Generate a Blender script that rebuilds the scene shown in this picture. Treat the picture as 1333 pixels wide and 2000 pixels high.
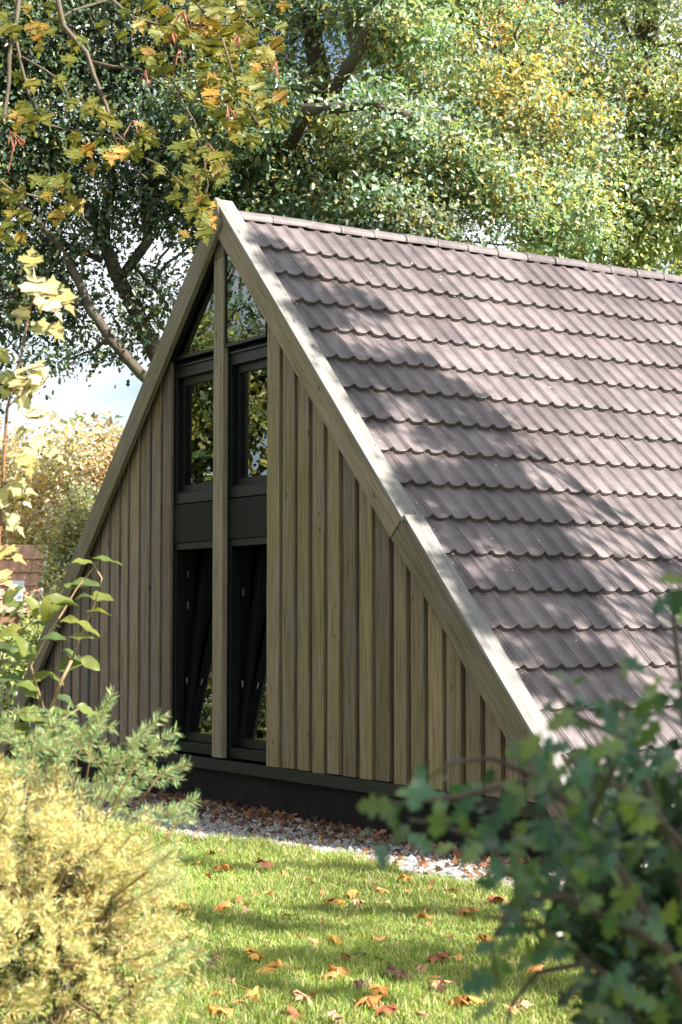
import bpy, math, random
import numpy as np
from mathutils import Vector, Matrix

random.seed(7)
rng = np.random.default_rng(7)
scene = bpy.context.scene
for o in list(bpy.data.objects):
    bpy.data.objects.remove(o)
COL = scene.collection

# ------------------------------------------------------------------ camera
CAM = np.array([12.0963, -6.7650, 1.5050])
YAW, PITCH, FPX = math.radians(56.6), math.radians(3.45), 3391.0
FWD = np.array([-math.sin(YAW)*math.cos(PITCH), math.cos(YAW)*math.cos(PITCH), math.sin(PITCH)])
RGT = np.cross(FWD, [0, 0, 1.0]); RGT /= np.linalg.norm(RGT)
UPV = np.cross(RGT, FWD)
cd = bpy.data.cameras.new('camera')
cam = bpy.data.objects.new('camera', cd); COL.objects.link(cam)
cam.matrix_world = Matrix(((RGT[0], UPV[0], -FWD[0], CAM[0]), (RGT[1], UPV[1], -FWD[1], CAM[1]),
                           (RGT[2], UPV[2], -FWD[2], CAM[2]), (0, 0, 0, 1)))
cd.sensor_fit = 'VERTICAL'; cd.sensor_height = 36.0; cd.sensor_width = 24.0
cd.lens = FPX/2000*36
cd.clip_start = 0.05; cd.clip_end = 1000
cd.dof.use_dof = True; cd.dof.focus_distance = 13.5; cd.dof.aperture_fstop = 7.0
scene.camera = cam

# ------------------------------------------------------------------ light
SUN = np.array([1.0, 0.50, 0.92]); SUN /= np.linalg.norm(SUN)
world = bpy.data.worlds.new('World'); scene.world = world; world.use_nodes = True
wn = world.node_tree.nodes; wl = world.node_tree.links
sky = wn.new('ShaderNodeTexSky'); sky.sky_type = 'NISHITA'; sky.sun_disc = False
sky.sun_elevation = math.asin(SUN[2]); sky.sun_rotation = math.atan2(SUN[0], SUN[1])
sky.air_density = 1.0; sky.dust_density = 1.2; sky.ozone_density = 1.0
tcw = wn.new('ShaderNodeTexCoord'); mpw = wn.new('ShaderNodeMapping'); mpw.inputs['Scale'].default_value = (1, 1, 2.6)
nzw = wn.new('ShaderNodeTexNoise'); nzw.inputs['Scale'].default_value = 2.3; nzw.inputs['Detail'].default_value = 7; nzw.inputs['Roughness'].default_value = 0.6
mrw = wn.new('ShaderNodeMapRange'); mrw.inputs[1].default_value = 0.36; mrw.inputs[2].default_value = 0.52
mxw = wn.new('ShaderNodeMix'); mxw.data_type = 'RGBA'; mxw.inputs[7].default_value = (8.0, 8.5, 8.9, 1)
wl.new(tcw.outputs['Generated'], mpw.inputs[0]); wl.new(mpw.outputs[0], nzw.inputs['Vector']); wl.new(nzw.outputs[0], mrw.inputs[0])
wl.new(mrw.outputs[0], mxw.inputs[0]); wl.new(sky.outputs[0], mxw.inputs[6])
wl.new(mxw.outputs[2], wn['Background'].inputs[0]); wn['Background'].inputs[1].default_value = 0.050
sl = bpy.data.lights.new('sun', 'SUN'); sl.energy = 5.0; sl.angle = math.radians(0.53); sl.color = (1.0, 0.93, 0.83)
so = bpy.data.objects.new('sun', sl); COL.objects.link(so)
so.rotation_euler = Vector(SUN).to_track_quat('Z', 'Y').to_euler(); so.location = (30, 20, 30)
scene.view_settings.view_transform = 'Standard'; scene.view_settings.look = 'None'
scene.view_settings.gamma = 1.0; scene.view_settings.use_curve_mapping = False
scene.view_settings.exposure = 1.72
scene.render.engine = 'CYCLES'
scene.cycles.max_bounces = 8; scene.cycles.transparent_max_bounces = 16
scene.cycles.use_denoising = True

# ------------------------------------------------------------------ helpers
def at(px, py, d):
    """point seen at photograph pixel (px,py), d metres along the view axis"""
    return CAM + d*(FWD + RGT*(px-666.5)/FPX - UPV*(py-1000)/FPX)
def on_ground(px, py, z=0.0):
    R = FWD + RGT*(px-666.5)/FPX - UPV*(py-1000)/FPX
    return CAM + R*((z-CAM[2])/R[2])
SL = 1.042; AZ = 4.87
def on_roof(px, py, c=0.0):
    R = FWD + RGT*(px-666.5)/FPX - UPV*(py-1000)/FPX
    t = (c+AZ-(CAM[2]+SL*CAM[0]))/(R[2]+SL*R[0])
    return CAM + R*t

def link(o, parent=None):
    COL.objects.link(o)
    if parent is not None: o.parent = parent
    return o
def tag(o, label=None, cat=None, group=None, kind=None):
    if label: o['label'] = label
    if cat: o['category'] = cat
    if group: o['group'] = group
    if kind: o['kind'] = kind
    return o
def empty(name, loc, label, cat, group=None):
    o = bpy.data.objects.new(name, None); COL.objects.link(o); o.location = [float(v) for v in loc]
    o.empty_display_size = 0.2
    return tag(o, label, cat, group)
def place(o, parent, loc):
    """world position loc for a child of an unrotated empty"""
    p = parent
    off = Vector((0, 0, 0))
    while p is not None:
        off += p.location; p = p.parent
    o.location = Vector([float(v) for v in loc]) - off
def mesh(name, V, F, mat=None, smooth=False, tint=None):
    me = bpy.data.meshes.new(name)
    V = np.asarray(V, dtype=np.float32)
    if isinstance(F, np.ndarray) and F.ndim == 2:
        k = F.shape[1]; m = F.shape[0]
        me.vertices.add(len(V)); me.vertices.foreach_set('co', V.ravel())
        me.loops.add(m*k); me.loops.foreach_set('vertex_index', F.astype(np.int32).ravel())
        me.polygons.add(m); me.polygons.foreach_set('loop_start', np.arange(0, m*k, k, dtype=np.int32))
        me.update(calc_edges=True)
    else:
        me.from_pydata([tuple(map(float, v)) for v in V], [], [tuple(int(i) for i in f) for f in F])
        me.update()
    if tint is not None:
        a = me.attributes.new('tint', 'FLOAT_COLOR', 'POINT')
        t = np.ones((len(V), 4), dtype=np.float32); t[:, :3] = tint
        a.data.foreach_set('color', t.ravel())
    if smooth:
        me.polygons.foreach_set('use_smooth', np.ones(len(me.polygons), dtype=bool))
    if mat: me.materials.append(mat)
    return me
def obj(name, me, parent=None, loc=None):
    o = bpy.data.objects.new(name, me)
    link(o, parent)
    if loc is not None:
        if parent is not None: place(o, parent, loc)
        else: o.location = [float(v) for v in loc]
    return o
BOXF = [(0, 3, 2, 1), (4, 5, 6, 7), (0, 1, 5, 4), (1, 2, 6, 5), (2, 3, 7, 6), (3, 0, 4, 7)]
class MB:
    def __init__(s): s.V = []; s.F = []
    def box(s, a, b):
        x0, y0, z0 = a; x1, y1, z1 = b; n = len(s.V)
        s.V += [(x0,y0,z0),(x1,y0,z0),(x1,y1,z0),(x0,y1,z0),(x0,y0,z1),(x1,y0,z1),(x1,y1,z1),(x0,y1,z1)]
        s.F += [tuple(i+n for i in f) for f in BOXF]; return s
    def prism(s, poly, y0, y1):
        """polygon in (x,z), counter-clockwise seen from -Y, extruded along y"""
        n = len(s.V); k = len(poly)
        s.V += [(x, y0, z) for x, z in poly] + [(x, y1, z) for x, z in poly]
        s.F.append(tuple(range(n, n+k))); s.F.append(tuple(range(n+2*k-1, n+k-1, -1)))
        for i in range(k):
            j = (i+1) % k
            s.F.append((n+j, n+i, n+k+i, n+k+j))
        return s
    def tube(s, pts, rad, seg=8, cap=True):
        pts = [Vector([float(c) for c in p]) for p in pts]; n0 = len(s.V)
        if not hasattr(rad, '__len__'): rad = [rad]*len(pts)
        up = Vector((0.13, 0.21, 1)).normalized()
        for i, p in enumerate(pts):
            d = (pts[min(i+1, len(pts)-1)] - pts[max(i-1, 0)]).normalized()
            a = d.cross(up)
            if a.length < 1e-3: a = d.cross(Vector((1, 0, 0)))
            a.normalize(); b = d.cross(a)
            for k in range(seg):
                t = 2*math.pi*k/seg
                s.V.append(tuple(p + (a*math.cos(t)+b*math.sin(t))*rad[i]))
        for i in range(len(pts)-1):
            for k in range(seg):
                k2 = (k+1) % seg
                s.F.append((n0+i*seg+k, n0+(i+1)*seg+k, n0+(i+1)*seg+k2, n0+i*seg+k2))
        if cap:
            s.F.append(tuple(n0+k for k in range(seg))); n1 = n0+(len(pts)-1)*seg
            s.F.append(tuple(n1+k for k in reversed(range(seg))))
        return s
    def build(s, name, mat, parent=None, smooth=False, origin=None, bevel=0):
        V = np.array(s.V, dtype=float)
        if origin is None: origin = (V.min(0)+V.max(0))/2
        me = mesh(name, V-np.array(origin), s.F, mat, smooth)
        o = obj(name, me, parent, origin)
        if bevel:
            m = o.modifiers.new('bevel', 'BEVEL'); m.width = bevel; m.segments = 1; m.limit_method = 'ANGLE'
        return o

# ------------------------------------------------------------------ materials
def new_mat(name):
    m = bpy.data.materials.new(name); m.use_nodes = True
    return m, m.node_tree.nodes, m.node_tree.links, m.node_tree.nodes['Principled BSDF']
def ramp(N, stops, interp='LINEAR'):
    r = N.new('ShaderNodeValToRGB'); e = r.color_ramp.elements; r.color_ramp.interpolation = interp
    while len(e) < len(stops): e.new(0.5)
    for i, (p, c) in enumerate(stops):
        e[i].position = p; e[i].color = (*c, 1) if len(c) == 3 else c
    return r
def noise(N, L, scale, coord, detail=4, rough=0.6, mapping=None, w=None):
    n = N.new('ShaderNodeTexNoise'); n.inputs['Scale'].default_value = scale
    n.inputs['Detail'].default_value = detail; n.inputs['Roughness'].default_value = rough
    if mapping:
        mp = N.new('ShaderNodeMapping'); mp.inputs['Scale'].default_value = mapping
        L.new(coord, mp.inputs['Vector']); coord = mp.outputs[0]
    if w is not None:
        n.noise_dimensions = '4D'; L.new(w, n.inputs['W'])
    L.new(coord, n.inputs['Vector']); return n
def mixc(N, L, a, b, fac, mode='MIX'):
    m = N.new('ShaderNodeMix'); m.data_type = 'RGBA'; m.blend_type = mode
    for i, v in ((6, a), (7, b)):
        if isinstance(v, tuple): m.inputs[i].default_value = (*v, 1)
        else: L.new(v, m.inputs[i])
    if isinstance(fac, (int, float)): m.inputs[0].default_value = fac
    else: L.new(fac, m.inputs[0])
    return m.outputs[2]
def math_n(N, L, op, a, b=None):
    m = N.new('ShaderNodeMath'); m.operation = op
    for i, v in ((0, a), (1, b)):
        if v is None: continue
        if isinstance(v, (int, float)): m.inputs[i].default_value = v
        else: L.new(v, m.inputs[i])
    return m.outputs[0]
def bump(N, L, height, bsdf, strength=0.4, dist=0.01):
    b = N.new('ShaderNodeBump'); b.inputs['Strength'].default_value = strength; b.inputs['Distance'].default_value = dist
    L.new(height, b.inputs['Height']); L.new(b.outputs[0], bsdf.inputs['Normal'])

def wood_mat(name, grey, warm, algae, axis='z', algae_amt=0.5, dark=0.35, xgrad=False):
    """weathered softwood; grain runs along the object's given axis"""
    m, N, L, B = new_mat(name)
    tc = N.new('ShaderNodeTexCoord'); oi = N.new('ShaderNodeObjectInfo')
    w = math_n(N, L, 'MULTIPLY', oi.outputs['Random'], 37.0)
    co = tc.outputs['Object']
    sc = {'z': (1, 1, 0.035), 'x': (0.035, 1, 1), 'y': (1, 0.035, 1)}[axis]
    fine = noise(N, L, 62, co, 6, 0.75, sc, w)
    broad = noise(N, L, 26, co, 4, 0.6, sc, w)
    patch = noise(N, L, 2.2, co, 5, 0.65, {'z': (1.6, 1.6, .5), 'x': (.5, 1.6, 1.6), 'y': (1.6, .5, 1.6)}[axis], w)
    base = mixc(N, L, grey, warm, ramp_out(N, L, broad.outputs[0], 0.38, 0.66))
    pf = ramp_out(N, L, patch.outputs[0], 0.36, 0.64)
    if xgrad:
        g = N.new('ShaderNodeNewGeometry'); sx = N.new('ShaderNodeSeparateXYZ'); L.new(g.outputs['Position'], sx.inputs[0])
        mr = N.new('ShaderNodeMapRange'); mr.inputs[1].default_value = -2.6; mr.inputs[2].default_value = 1.3
        mr.inputs[3].default_value = 0.12; mr.inputs[4].default_value = 1.15; L.new(sx.outputs[0], mr.inputs[0])
        # damp lower boards green over, the tops sheltered by the verge stay pinkish grey
        v = N.new('ShaderNodeVectorMath'); v.operation = 'DOT_PRODUCT'; L.new(g.outputs['Position'], v.inputs[0])
        v.inputs[1].default_value = (SL, 0, 1)
        m2 = N.new('ShaderNodeMapRange'); m2.inputs[1].default_value = 4.6; m2.inputs[2].default_value = 3.6
        m2.inputs[3].default_value = 0.25; m2.inputs[4].default_value = 1.0; L.new(v.outputs['Value'], m2.inputs[0])
        pf = math_n(N, L, 'MULTIPLY', math_n(N, L, 'MULTIPLY', pf, mr.outputs[0]), m2.outputs[0])
        pf = math_n(N, L, 'ADD', pf, math_n(N, L, 'MULTIPLY', mr.outputs[0], 0.25))
        pf = math_n(N, L, 'MINIMUM', pf, 1.0)
    pf = math_n(N, L, 'MULTIPLY', pf, algae_amt)
    base = mixc(N, L, base, algae, pf)
    gr = ramp(N, [(0.34, (1-dark,)*3), (0.5, (0.98, 0.98, 0.98)), (0.66, (1.28, 1.27, 1.25))]); L.new(fine.outputs[0], gr.inputs[0])
    base = mixc(N, L, base, gr.outputs[0], 1.0, 'MULTIPLY')
    # knots: small dark ovals
    mp = N.new('ShaderNodeMapping'); mp.inputs['Scale'].default_value = {'z': (10, 10, 4.5), 'x': (4.5, 10, 10), 'y': (10, 4.5, 10)}[axis]
    cmb = N.new('ShaderNodeVectorMath'); cmb.operation = 'ADD'
    cx = N.new('ShaderNodeCombineXYZ'); L.new(w, cx.inputs[0]); L.new(w, cx.inputs[2])
    L.new(co, cmb.inputs[0]); L.new(cx.outputs[0], cmb.inputs[1]); L.new(cmb.outputs[0], mp.inputs[0])
    vo = N.new('ShaderNodeTexVoronoi'); vo.inputs['Scale'].default_value = 1.0; L.new(mp.outputs[0], vo.inputs['Vector'])
    kr = ramp(N, [(0.07, (1, 1, 1)), (0.16, (0, 0, 0))]); L.new(vo.outputs['Distance'], kr.inputs[0])
    km = noise(N, L, 5.5, cmb.outputs[0], 2)
    kf = math_n(N, L, 'MULTIPLY', kr.outputs[0], ramp_out(N, L, km.outputs[0], 0.44, 0.54))
    base = mixc(N, L, base, tuple(c*0.28 for c in warm), math_n(N, L, 'MULTIPLY', kf, 0.85))
    rnd = ramp(N, [(0, (0.68, 0.66, 0.70)), (0.5, (0.98, 0.98, 0.96)), (1, (1.28, 1.22, 1.12))]); L.new(oi.outputs['Random'], rnd.inputs[0])
    base = mixc(N, L, base, rnd.outputs[0], 1.0, 'MULTIPLY')
    L.new(base, B.inputs['Base Color']); B.inputs['Roughness'].default_value = 0.75
    B.inputs['Specular IOR Level'].default_value = 0.3
    bump(N, L, fine.outputs[0], B, 0.5, 0.004)
    return m
def ramp_out(N, L, v, a, b):
    m = N.new('ShaderNodeMapRange'); m.inputs[1].default_value = a; m.inputs[2].default_value = b
    L.new(v, m.inputs[0]); return m.outputs[0]
def plain_mat(name, col, rough=0.5, var=0.25, scale=30, spec=0.5, bstr=0.15, metallic=0):
    m, N, L, B = new_mat(name)
    tc = N.new('ShaderNodeTexCoord'); n = noise(N, L, scale, tc.outputs['Object'])
    r = ramp(N, [(0.3, tuple(c*(1-var) for c in col)), (0.7, tuple(c*(1+var) for c in col))]); L.new(n.outputs[0], r.inputs[0])
    L.new(r.outputs[0], B.inputs['Base Color']); B.inputs['Roughness'].default_value = rough
    B.inputs['Specular IOR Level'].default_value = spec; B.inputs['Metallic'].default_value = metallic
    bump(N, L, n.outputs[0], B, bstr, 0.003)
    return m
def leaf_mat(name, palette=None, transl=0.35, rough=0.45, spec=0.5, vein=False):
    """leaf surface; colour from the mesh's own tint, or from a palette picked per object"""
    m, N, L, B = new_mat(name)
    if palette is None:
        a = N.new('ShaderNodeAttribute'); a.attribute_name = 'tint'; col = a.outputs['Color']
    else:
        oi = N.new('ShaderNodeObjectInfo')
        r = ramp(N, [(i/(len(palette)-1), c) for i, c in enumerate(palette)]); L.new(oi.outputs['Random'], r.inputs[0])
        col = r.outputs[0]
        tc = N.new('ShaderNodeTexCoord'); n = noise(N, L, 14, tc.outputs['Object'], 4, 0.6, None, math_n(N, L, 'MULTIPLY', oi.outputs['Random'], 50.0))
        rr = ramp(N, [(0.3, (0.6, 0.5, 0.45)), (0.5, (1, 1, 1)), (0.7, (1.25, 1.2, 1.0))]); L.new(n.outputs[0], rr.inputs[0])
        col = mixc(N, L, col, rr.outputs[0], 1.0, 'MULTIPLY')
    B.inputs['Roughness'].default_value = rough; B.inputs['Specular IOR Level'].default_value = spec
    L.new(col, B.inputs['Base Color'])
    tr = N.new('ShaderNodeBsdfTranslucent')
    tcol = mixc(N, L, col, (1.35, 1.3, 0.55), 1.0, 'MULTIPLY')
    L.new(tcol, tr.inputs['Color'])
    mx = N.new('ShaderNodeMixShader'); mx.inputs[0].default_value = transl
    L.new(B.outputs[0], mx.inputs[1]); L.new(tr.outputs[0], mx.inputs[2])
    L.new(mx.outputs[0], N['Material Output'].inputs[0])
    return m
def bark_mat(name, col, lichen=(0.12, 0.13, 0.08)):
    m, N, L, B = new_mat(name)
    tc = N.new('ShaderNodeTexCoord'); a = noise(N, L, 18, tc.outputs['Object'], 6, 0.7, (1, 1, 0.3)); b = noise(N, L, 3, tc.outputs['Object'])
    r = ramp(N, [(0.3, tuple(c*0.5 for c in col)), (0.7, tuple(c*1.4 for c in col))]); L.new(a.outputs[0], r.inputs[0])
    c = mixc(N, L, r.outputs[0], lichen, ramp_out(N, L, b.outputs[0], 0.5, 0.75))
    L.new(c, B.inputs['Base Color']); B.inputs['Roughness'].default_value = 0.9
    bump(N, L, a.outputs[0], B, 0.8, 0.02); return m

M = {}
M['board'] = wood_mat('board_wood', (0.195, 0.165, 0.165), (0.215, 0.15, 0.115), (0.172, 0.142, 0.070), 'z', 0.85, 0.66, True)
M['post'] = wood_mat('post_wood', (0.24, 0.205, 0.185), (0.23, 0.175, 0.13), (0.17, 0.155, 0.08), 'z', 0.65, 0.5)
M['barge'] = wood_mat('barge_wood', (0.215, 0.185, 0.165), (0.20, 0.15, 0.115), (0.145, 0.13, 0.07), 'x', 0.7, 0.6)
M['cap'] = wood_mat('cap_wood', (0.195, 0.195, 0.205), (0.175, 0.16, 0.155), (0.15, 0.15, 0.13), 'x', 0.4, 0.35)
M['backing'] = plain_mat('backing_wood', (0.04, 0.02, 0.014), 0.8, 0.4, 12)
M['frame'] = plain_mat('frame_paint', (0.004, 0.0065, 0.006), 0.4, 0.15, 8, 0.25, 0.03)
M['spandrel'] = plain_mat('panel_paint', (0.0055, 0.0068, 0.0066), 0.6, 0.15, 6, 0.15, 0.03)
M['plinth'] = plain_mat('plinth_board', (0.008, 0.0075, 0.0075), 0.8, 0.6, 5, 0.2, 0.2)
M['flash'] = plain_mat('flashing_metal', (0.009, 0.011, 0.012), 0.45, 0.2, 9, 0.35, 0.05)
M['steel'] = plain_mat('steel', (0.5, 0.5, 0.5), 0.3, 0.1, 20, 0.5, 0.02, 1.0)
M['interior'] = plain_mat('interior_dark', (0.05, 0.045, 0.04), 0.8, 0.2, 4)
M['deck'] = plain_mat('roof_deck', (0.04, 0.035, 0.03), 0.9, 0.3, 4)
# glass
m, N, L, B = new_mat('window_glass'); N.remove(B)
gl = N.new('ShaderNodeBsdfGlossy'); gl.inputs['Roughness'].default_value = 0.0; gl.inputs['Color'].default_value = (0.86, 0.97, 1, 1)
tr = N.new('ShaderNodeBsdfTransparent'); tr.inputs['Color'].default_value = (0.75, 0.8, 0.78, 1)
fr = N.new('ShaderNodeFresnel'); fr.inputs['IOR'].default_value = 2.5
mx = N.new('ShaderNodeMixShader'); L.new(fr.outputs[0], mx.inputs[0]); L.new(tr.outputs[0], mx.inputs[1]); L.new(gl.outputs[0], mx.inputs[2])
L.new(mx.outputs[0], N['Material Output'].inputs[0])
tcg = N.new('ShaderNodeTexCoord'); ng = noise(N, L, 1.3, tcg.outputs['Object'], 2); bg_ = N.new('ShaderNodeBump')
bg_.inputs['Strength'].default_value = 0.03; bg_.inputs['Distance'].default_value = 0.05
L.new(ng.outputs[0], bg_.inputs['Height']); L.new(bg_.outputs[0], gl.inputs['Normal'])
M['glass'] = m
# concrete roof tile
m, N, L, B = new_mat('roof_tile')
tc = N.new('ShaderNodeTexCoord'); oi = N.new('ShaderNodeObjectInfo'); geo = N.new('ShaderNodeNewGeometry')
r = ramp(N, [(0, (0.092, 0.074, 0.078)), (0.5, (0.124, 0.102, 0.105)), (1, (0.158, 0.132, 0.134))]); L.new(oi.outputs['Random'], r.inputs[0])
n1 = noise(N, L, 6, geo.outputs['Position'], 6, 0.7); n2 = noise(N, L, 90, geo.outputs['Position'], 4, 0.7)
r1 = ramp(N, [(0.32, (0.66, 0.68, 0.72)), (0.52, (1, 1, 1)), (0.72, (1.35, 1.32, 1.3))]); L.new(n1.outputs[0], r1.inputs[0])
c = mixc(N, L, r.outputs[0], r1.outputs[0], 1.0, 'MULTIPLY')
r2 = ramp(N, [(0.35, (0.85, 0.85, 0.85)), (0.6, (1.08, 1.08, 1.08))]); L.new(n2.outputs[0], r2.inputs[0])
c = mixc(N, L, c, r2.outputs[0], 1.0, 'MULTIPLY')
vo = N.new('ShaderNodeTexVoronoi'); vo.inputs['Scale'].default_value = 9; L.new(geo.outputs['Position'], vo.inputs['Vector'])
n3 = noise(N, L, 2.0, geo.outputs['Position'], 2)
k = ramp(N, [(0.0, (1, 1, 1)), (0.06, (1, 1, 1)), (0.075, (0, 0, 0))]); L.new(vo.outputs['Distance'], k.inputs[0])
kf = math_n(N, L, 'MULTIPLY', k.outputs[0], ramp_out(N, L, n3.outputs[0], 0.55, 0.62))
c = mixc(N, L, c, (0.5, 0.5, 0.48), kf)
L.new(c, B.inputs['Base Color']); B.inputs['Roughness'].default_value = 0.5; B.inputs['Specular IOR Level'].default_value = 0.45
bump(N, L, n2.outputs[0], B, 0.35, 0.002); M['tile'] = m
# ground sheets
m, N, L, B = new_mat('soil')
tc = N.new('ShaderNodeTexCoord'); a = noise(N, L, 3, tc.outputs['Object'], 6); b = noise(N, L, 60, tc.outputs['Object'], 4)
r = ramp(N, [(0.3, (0.06, 0.075, 0.025)), (0.6, (0.10, 0.14, 0.04)), (0.8, (0.13, 0.15, 0.055))]); L.new(a.outputs[0], r.inputs[0])
L.new(r.outputs[0], B.inputs['Base Color']); B.inputs['Roughness'].default_value = 0.95; bump(N, L, b.outputs[0], B, 0.6, 0.02); M['soil'] = m
M['gravel_bed'] = plain_mat('gravel_bed', (0.12, 0.115, 0.11), 0.95, 0.5, 120, 0.3, 0.6)
m, N, L, B = new_mat('pebble'); a = N.new('ShaderNodeAttribute'); a.attribute_name = 'tint'
L.new(a.outputs['Color'], B.inputs['Base Color']); B.inputs['Roughness'].default_value = 0.8; M['pebble'] = m
M['leaf'] = leaf_mat('foliage_leaf', None, 0.42, 0.33, 0.75)
M['needle'] = leaf_mat('needle', None, 0.25, 0.5, 0.4)
M['grass'] = leaf_mat('grass_blade', None, 0.35, 0.5, 0.3)
M['dry'] = leaf_mat('dry_leaf', None, 0.2, 0.7, 0.3)
M['bark'] = bark_mat('oak_bark', (0.085, 0.065, 0.05))
M['bark_grey'] = bark_mat('maple_bark', (0.13, 0.10, 0.075))
M['twig_red'] = plain_mat('red_twig', (0.22, 0.11, 0.06), 0.6, 0.3, 40)
M['twig_tan'] = plain_mat('tan_twig', (0.30, 0.20, 0.11), 0.6, 0.3, 40)

# ------------------------------------------------------------------ leaf shapes (x across, y along, unit length)
def leaf_shape(kind):
    if kind == 'maple':
        h = [(0.02, 0.0), (0.10, 0.02), (0.30, -0.10), (0.28, 0.05), (0.16, 0.14), (0.34, 0.13), (0.44, 0.20), (0.60, 0.24), (0.50, 0.34), (0.58, 0.50),
             (0.40, 0.46), (0.36, 0.60), (0.25, 0.48), (0.13, 0.44), (0.15, 0.64), (0.23, 0.76), (0.10, 0.82), (0.0, 1.05)]
    elif kind == 'lobed':
        h = [(0.02, 0.0), (0.08, 0.12), (0.22, 0.18), (0.27, 0.30), (0.17, 0.36), (0.16, 0.42), (0.31, 0.50), (0.33, 0.62), (0.20, 0.64),
             (0.15, 0.70), (0.21, 0.80), (0.12, 0.90), (0.0, 1.0)]
    elif kind == 'oval':
        h = [(0.03, 0.0), (0.16, 0.08), (0.27, 0.24), (0.31, 0.42), (0.29, 0.60), (0.21, 0.78), (0.10, 0.91), (0.0, 1.0)]
    elif kind == 'oak':
        h = [(0.03, 0.0), (0.12, 0.2), (0.24, 0.32), (0.16, 0.42), (0.30, 0.58), (0.20, 0.68), (0.24, 0.84), (0.0, 1.0)]
    elif kind == 'small':
        h = [(0.0, 0.0), (0.26, 0.32), (0.24, 0.68), (0.0, 1.0)]
    return h
def leaf_mesh(kind, size, fold=0.3, curl=0.25, wave=0.05, seed=0, stalk=0.0):
    """right and left halves meshed as strips off the midrib"""
    r = random.Random(seed); h = leaf_shape(kind); V = []; F = []
    def z(x, y): return -curl*(y-0.2)**2 + fold*abs(x)*(0.6+0.4*r.random()) * (1 if wave >= 0 else -1) + wave*math.sin(9*y+3*x+seed)*abs(x)*3
    n = len(h); mid = [(0.0, y) for x, y in h]
    ys = [max(0.0, min(1.0, y)) for x, y in h]
    for x, y in h: V.append((x, y, z(x, y)))
    for y in ys: V.append((0, y, z(0, y)))
    for x, y in h: V.append((-x, y, z(-x, y)))
    for i in range(n-1):
        F.append((i, i+1, n+i+1, n+i)); F.append((n+i, n+i+1, 2*n+i+1, 2*n+i))
    if stalk:
        k = len(V); V += [(-0.012, 0, 0), (0.012, 0, 0), (0.008, -stalk, 0.04), (-0.008, -stalk, 0.04)]; F.append((k, k+1, k+2, k+3))
    return np.array(V)*size, F
def tri_template(kind):
    """light leaf for joined crowns: vertices and triangles"""
    if kind == 'tiny':
        V = np.array([(0, 0, 0), (0.30, 0.45, 0.10), (0, 1, -0.12), (-0.30, 0.45, 0.10)]); F = np.array([(0, 1, 2), (0, 2, 3)])
    elif kind == 'oak':
        V = np.array([(0, 0, 0), (0.26, 0.30, 0.08), (0.14, 0.48, 0.0), (0.30, 0.72, 0.06), (0, 1, -0.15), (-0.30, 0.72, 0.06), (-0.14, 0.48, 0.0), (-0.26, 0.30, 0.08)])
        F = np.array([(0, 1, 2), (0, 2, 6), (0, 6, 7), (2, 3, 4), (2, 4, 6), (6, 4, 5)])
    elif kind == 'maple':
        V = np.array([(0, 0.12, 0), (0.34, 0.0, 0.05), (0.24, 0.24, 0), (0.52, 0.42, 0.06), (0.2, 0.5, 0), (0, 1, -0.15),
                      (-0.2, 0.5, 0), (-0.52, 0.42, 0.06), (-0.24, 0.24, 0), (-0.34, 0, 0.05)])
        F = np.array([(0, 1, 2), (0, 2, 8), (0, 8, 9), (2, 3, 4), (2, 4, 6), (2, 6, 8), (8, 6, 7), (4, 5, 6)])
    return V, F
def rot_from(yd, nd):
    """batch frames: y axis along yd, z axis near nd"""
    yd = yd/np.linalg.norm(yd, axis=1, keepdims=True)
    xd = np.cross(yd, nd); xd /= np.linalg.norm(xd, axis=1, keepdims=True)+1e-9
    zd = np.cross(xd, yd); return xd, yd, zd
def scatter(P, yd, nd, size, kind, cols):
    V, F = tri_template(kind); n = len(P); k = len(V)
    xd, yd, zd = rot_from(yd, nd)
    s = size[:, None, None]
    W = P[:, None, :] + s*(V[None, :, 0:1]*xd[:, None, :] + V[None, :, 1:2]*yd[:, None, :] + V[None, :, 2:3]*zd[:, None, :])
    Fa = (F[None] + (np.arange(n)*k)[:, None, None]).reshape(-1, 3)
    return W.reshape(-1, 3), Fa, np.repeat(cols, k, axis=0)
def palette(n, cols, weights=None, var=0.25):
    cols = np.array(cols); w = None if weights is None else np.array(weights)/sum(weights)
    i = rng.choice(len(cols), n, p=w)
    return np.clip(cols[i]*(1+rng.normal(0, var, (n, 1)))*(1+rng.normal(0, 0.06, (n, 3))), 0.008, 0.9)
def unit(n):
    v = rng.normal(size=(n, 3)); return v/np.linalg.norm(v, axis=1, keepdims=True)

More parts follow.
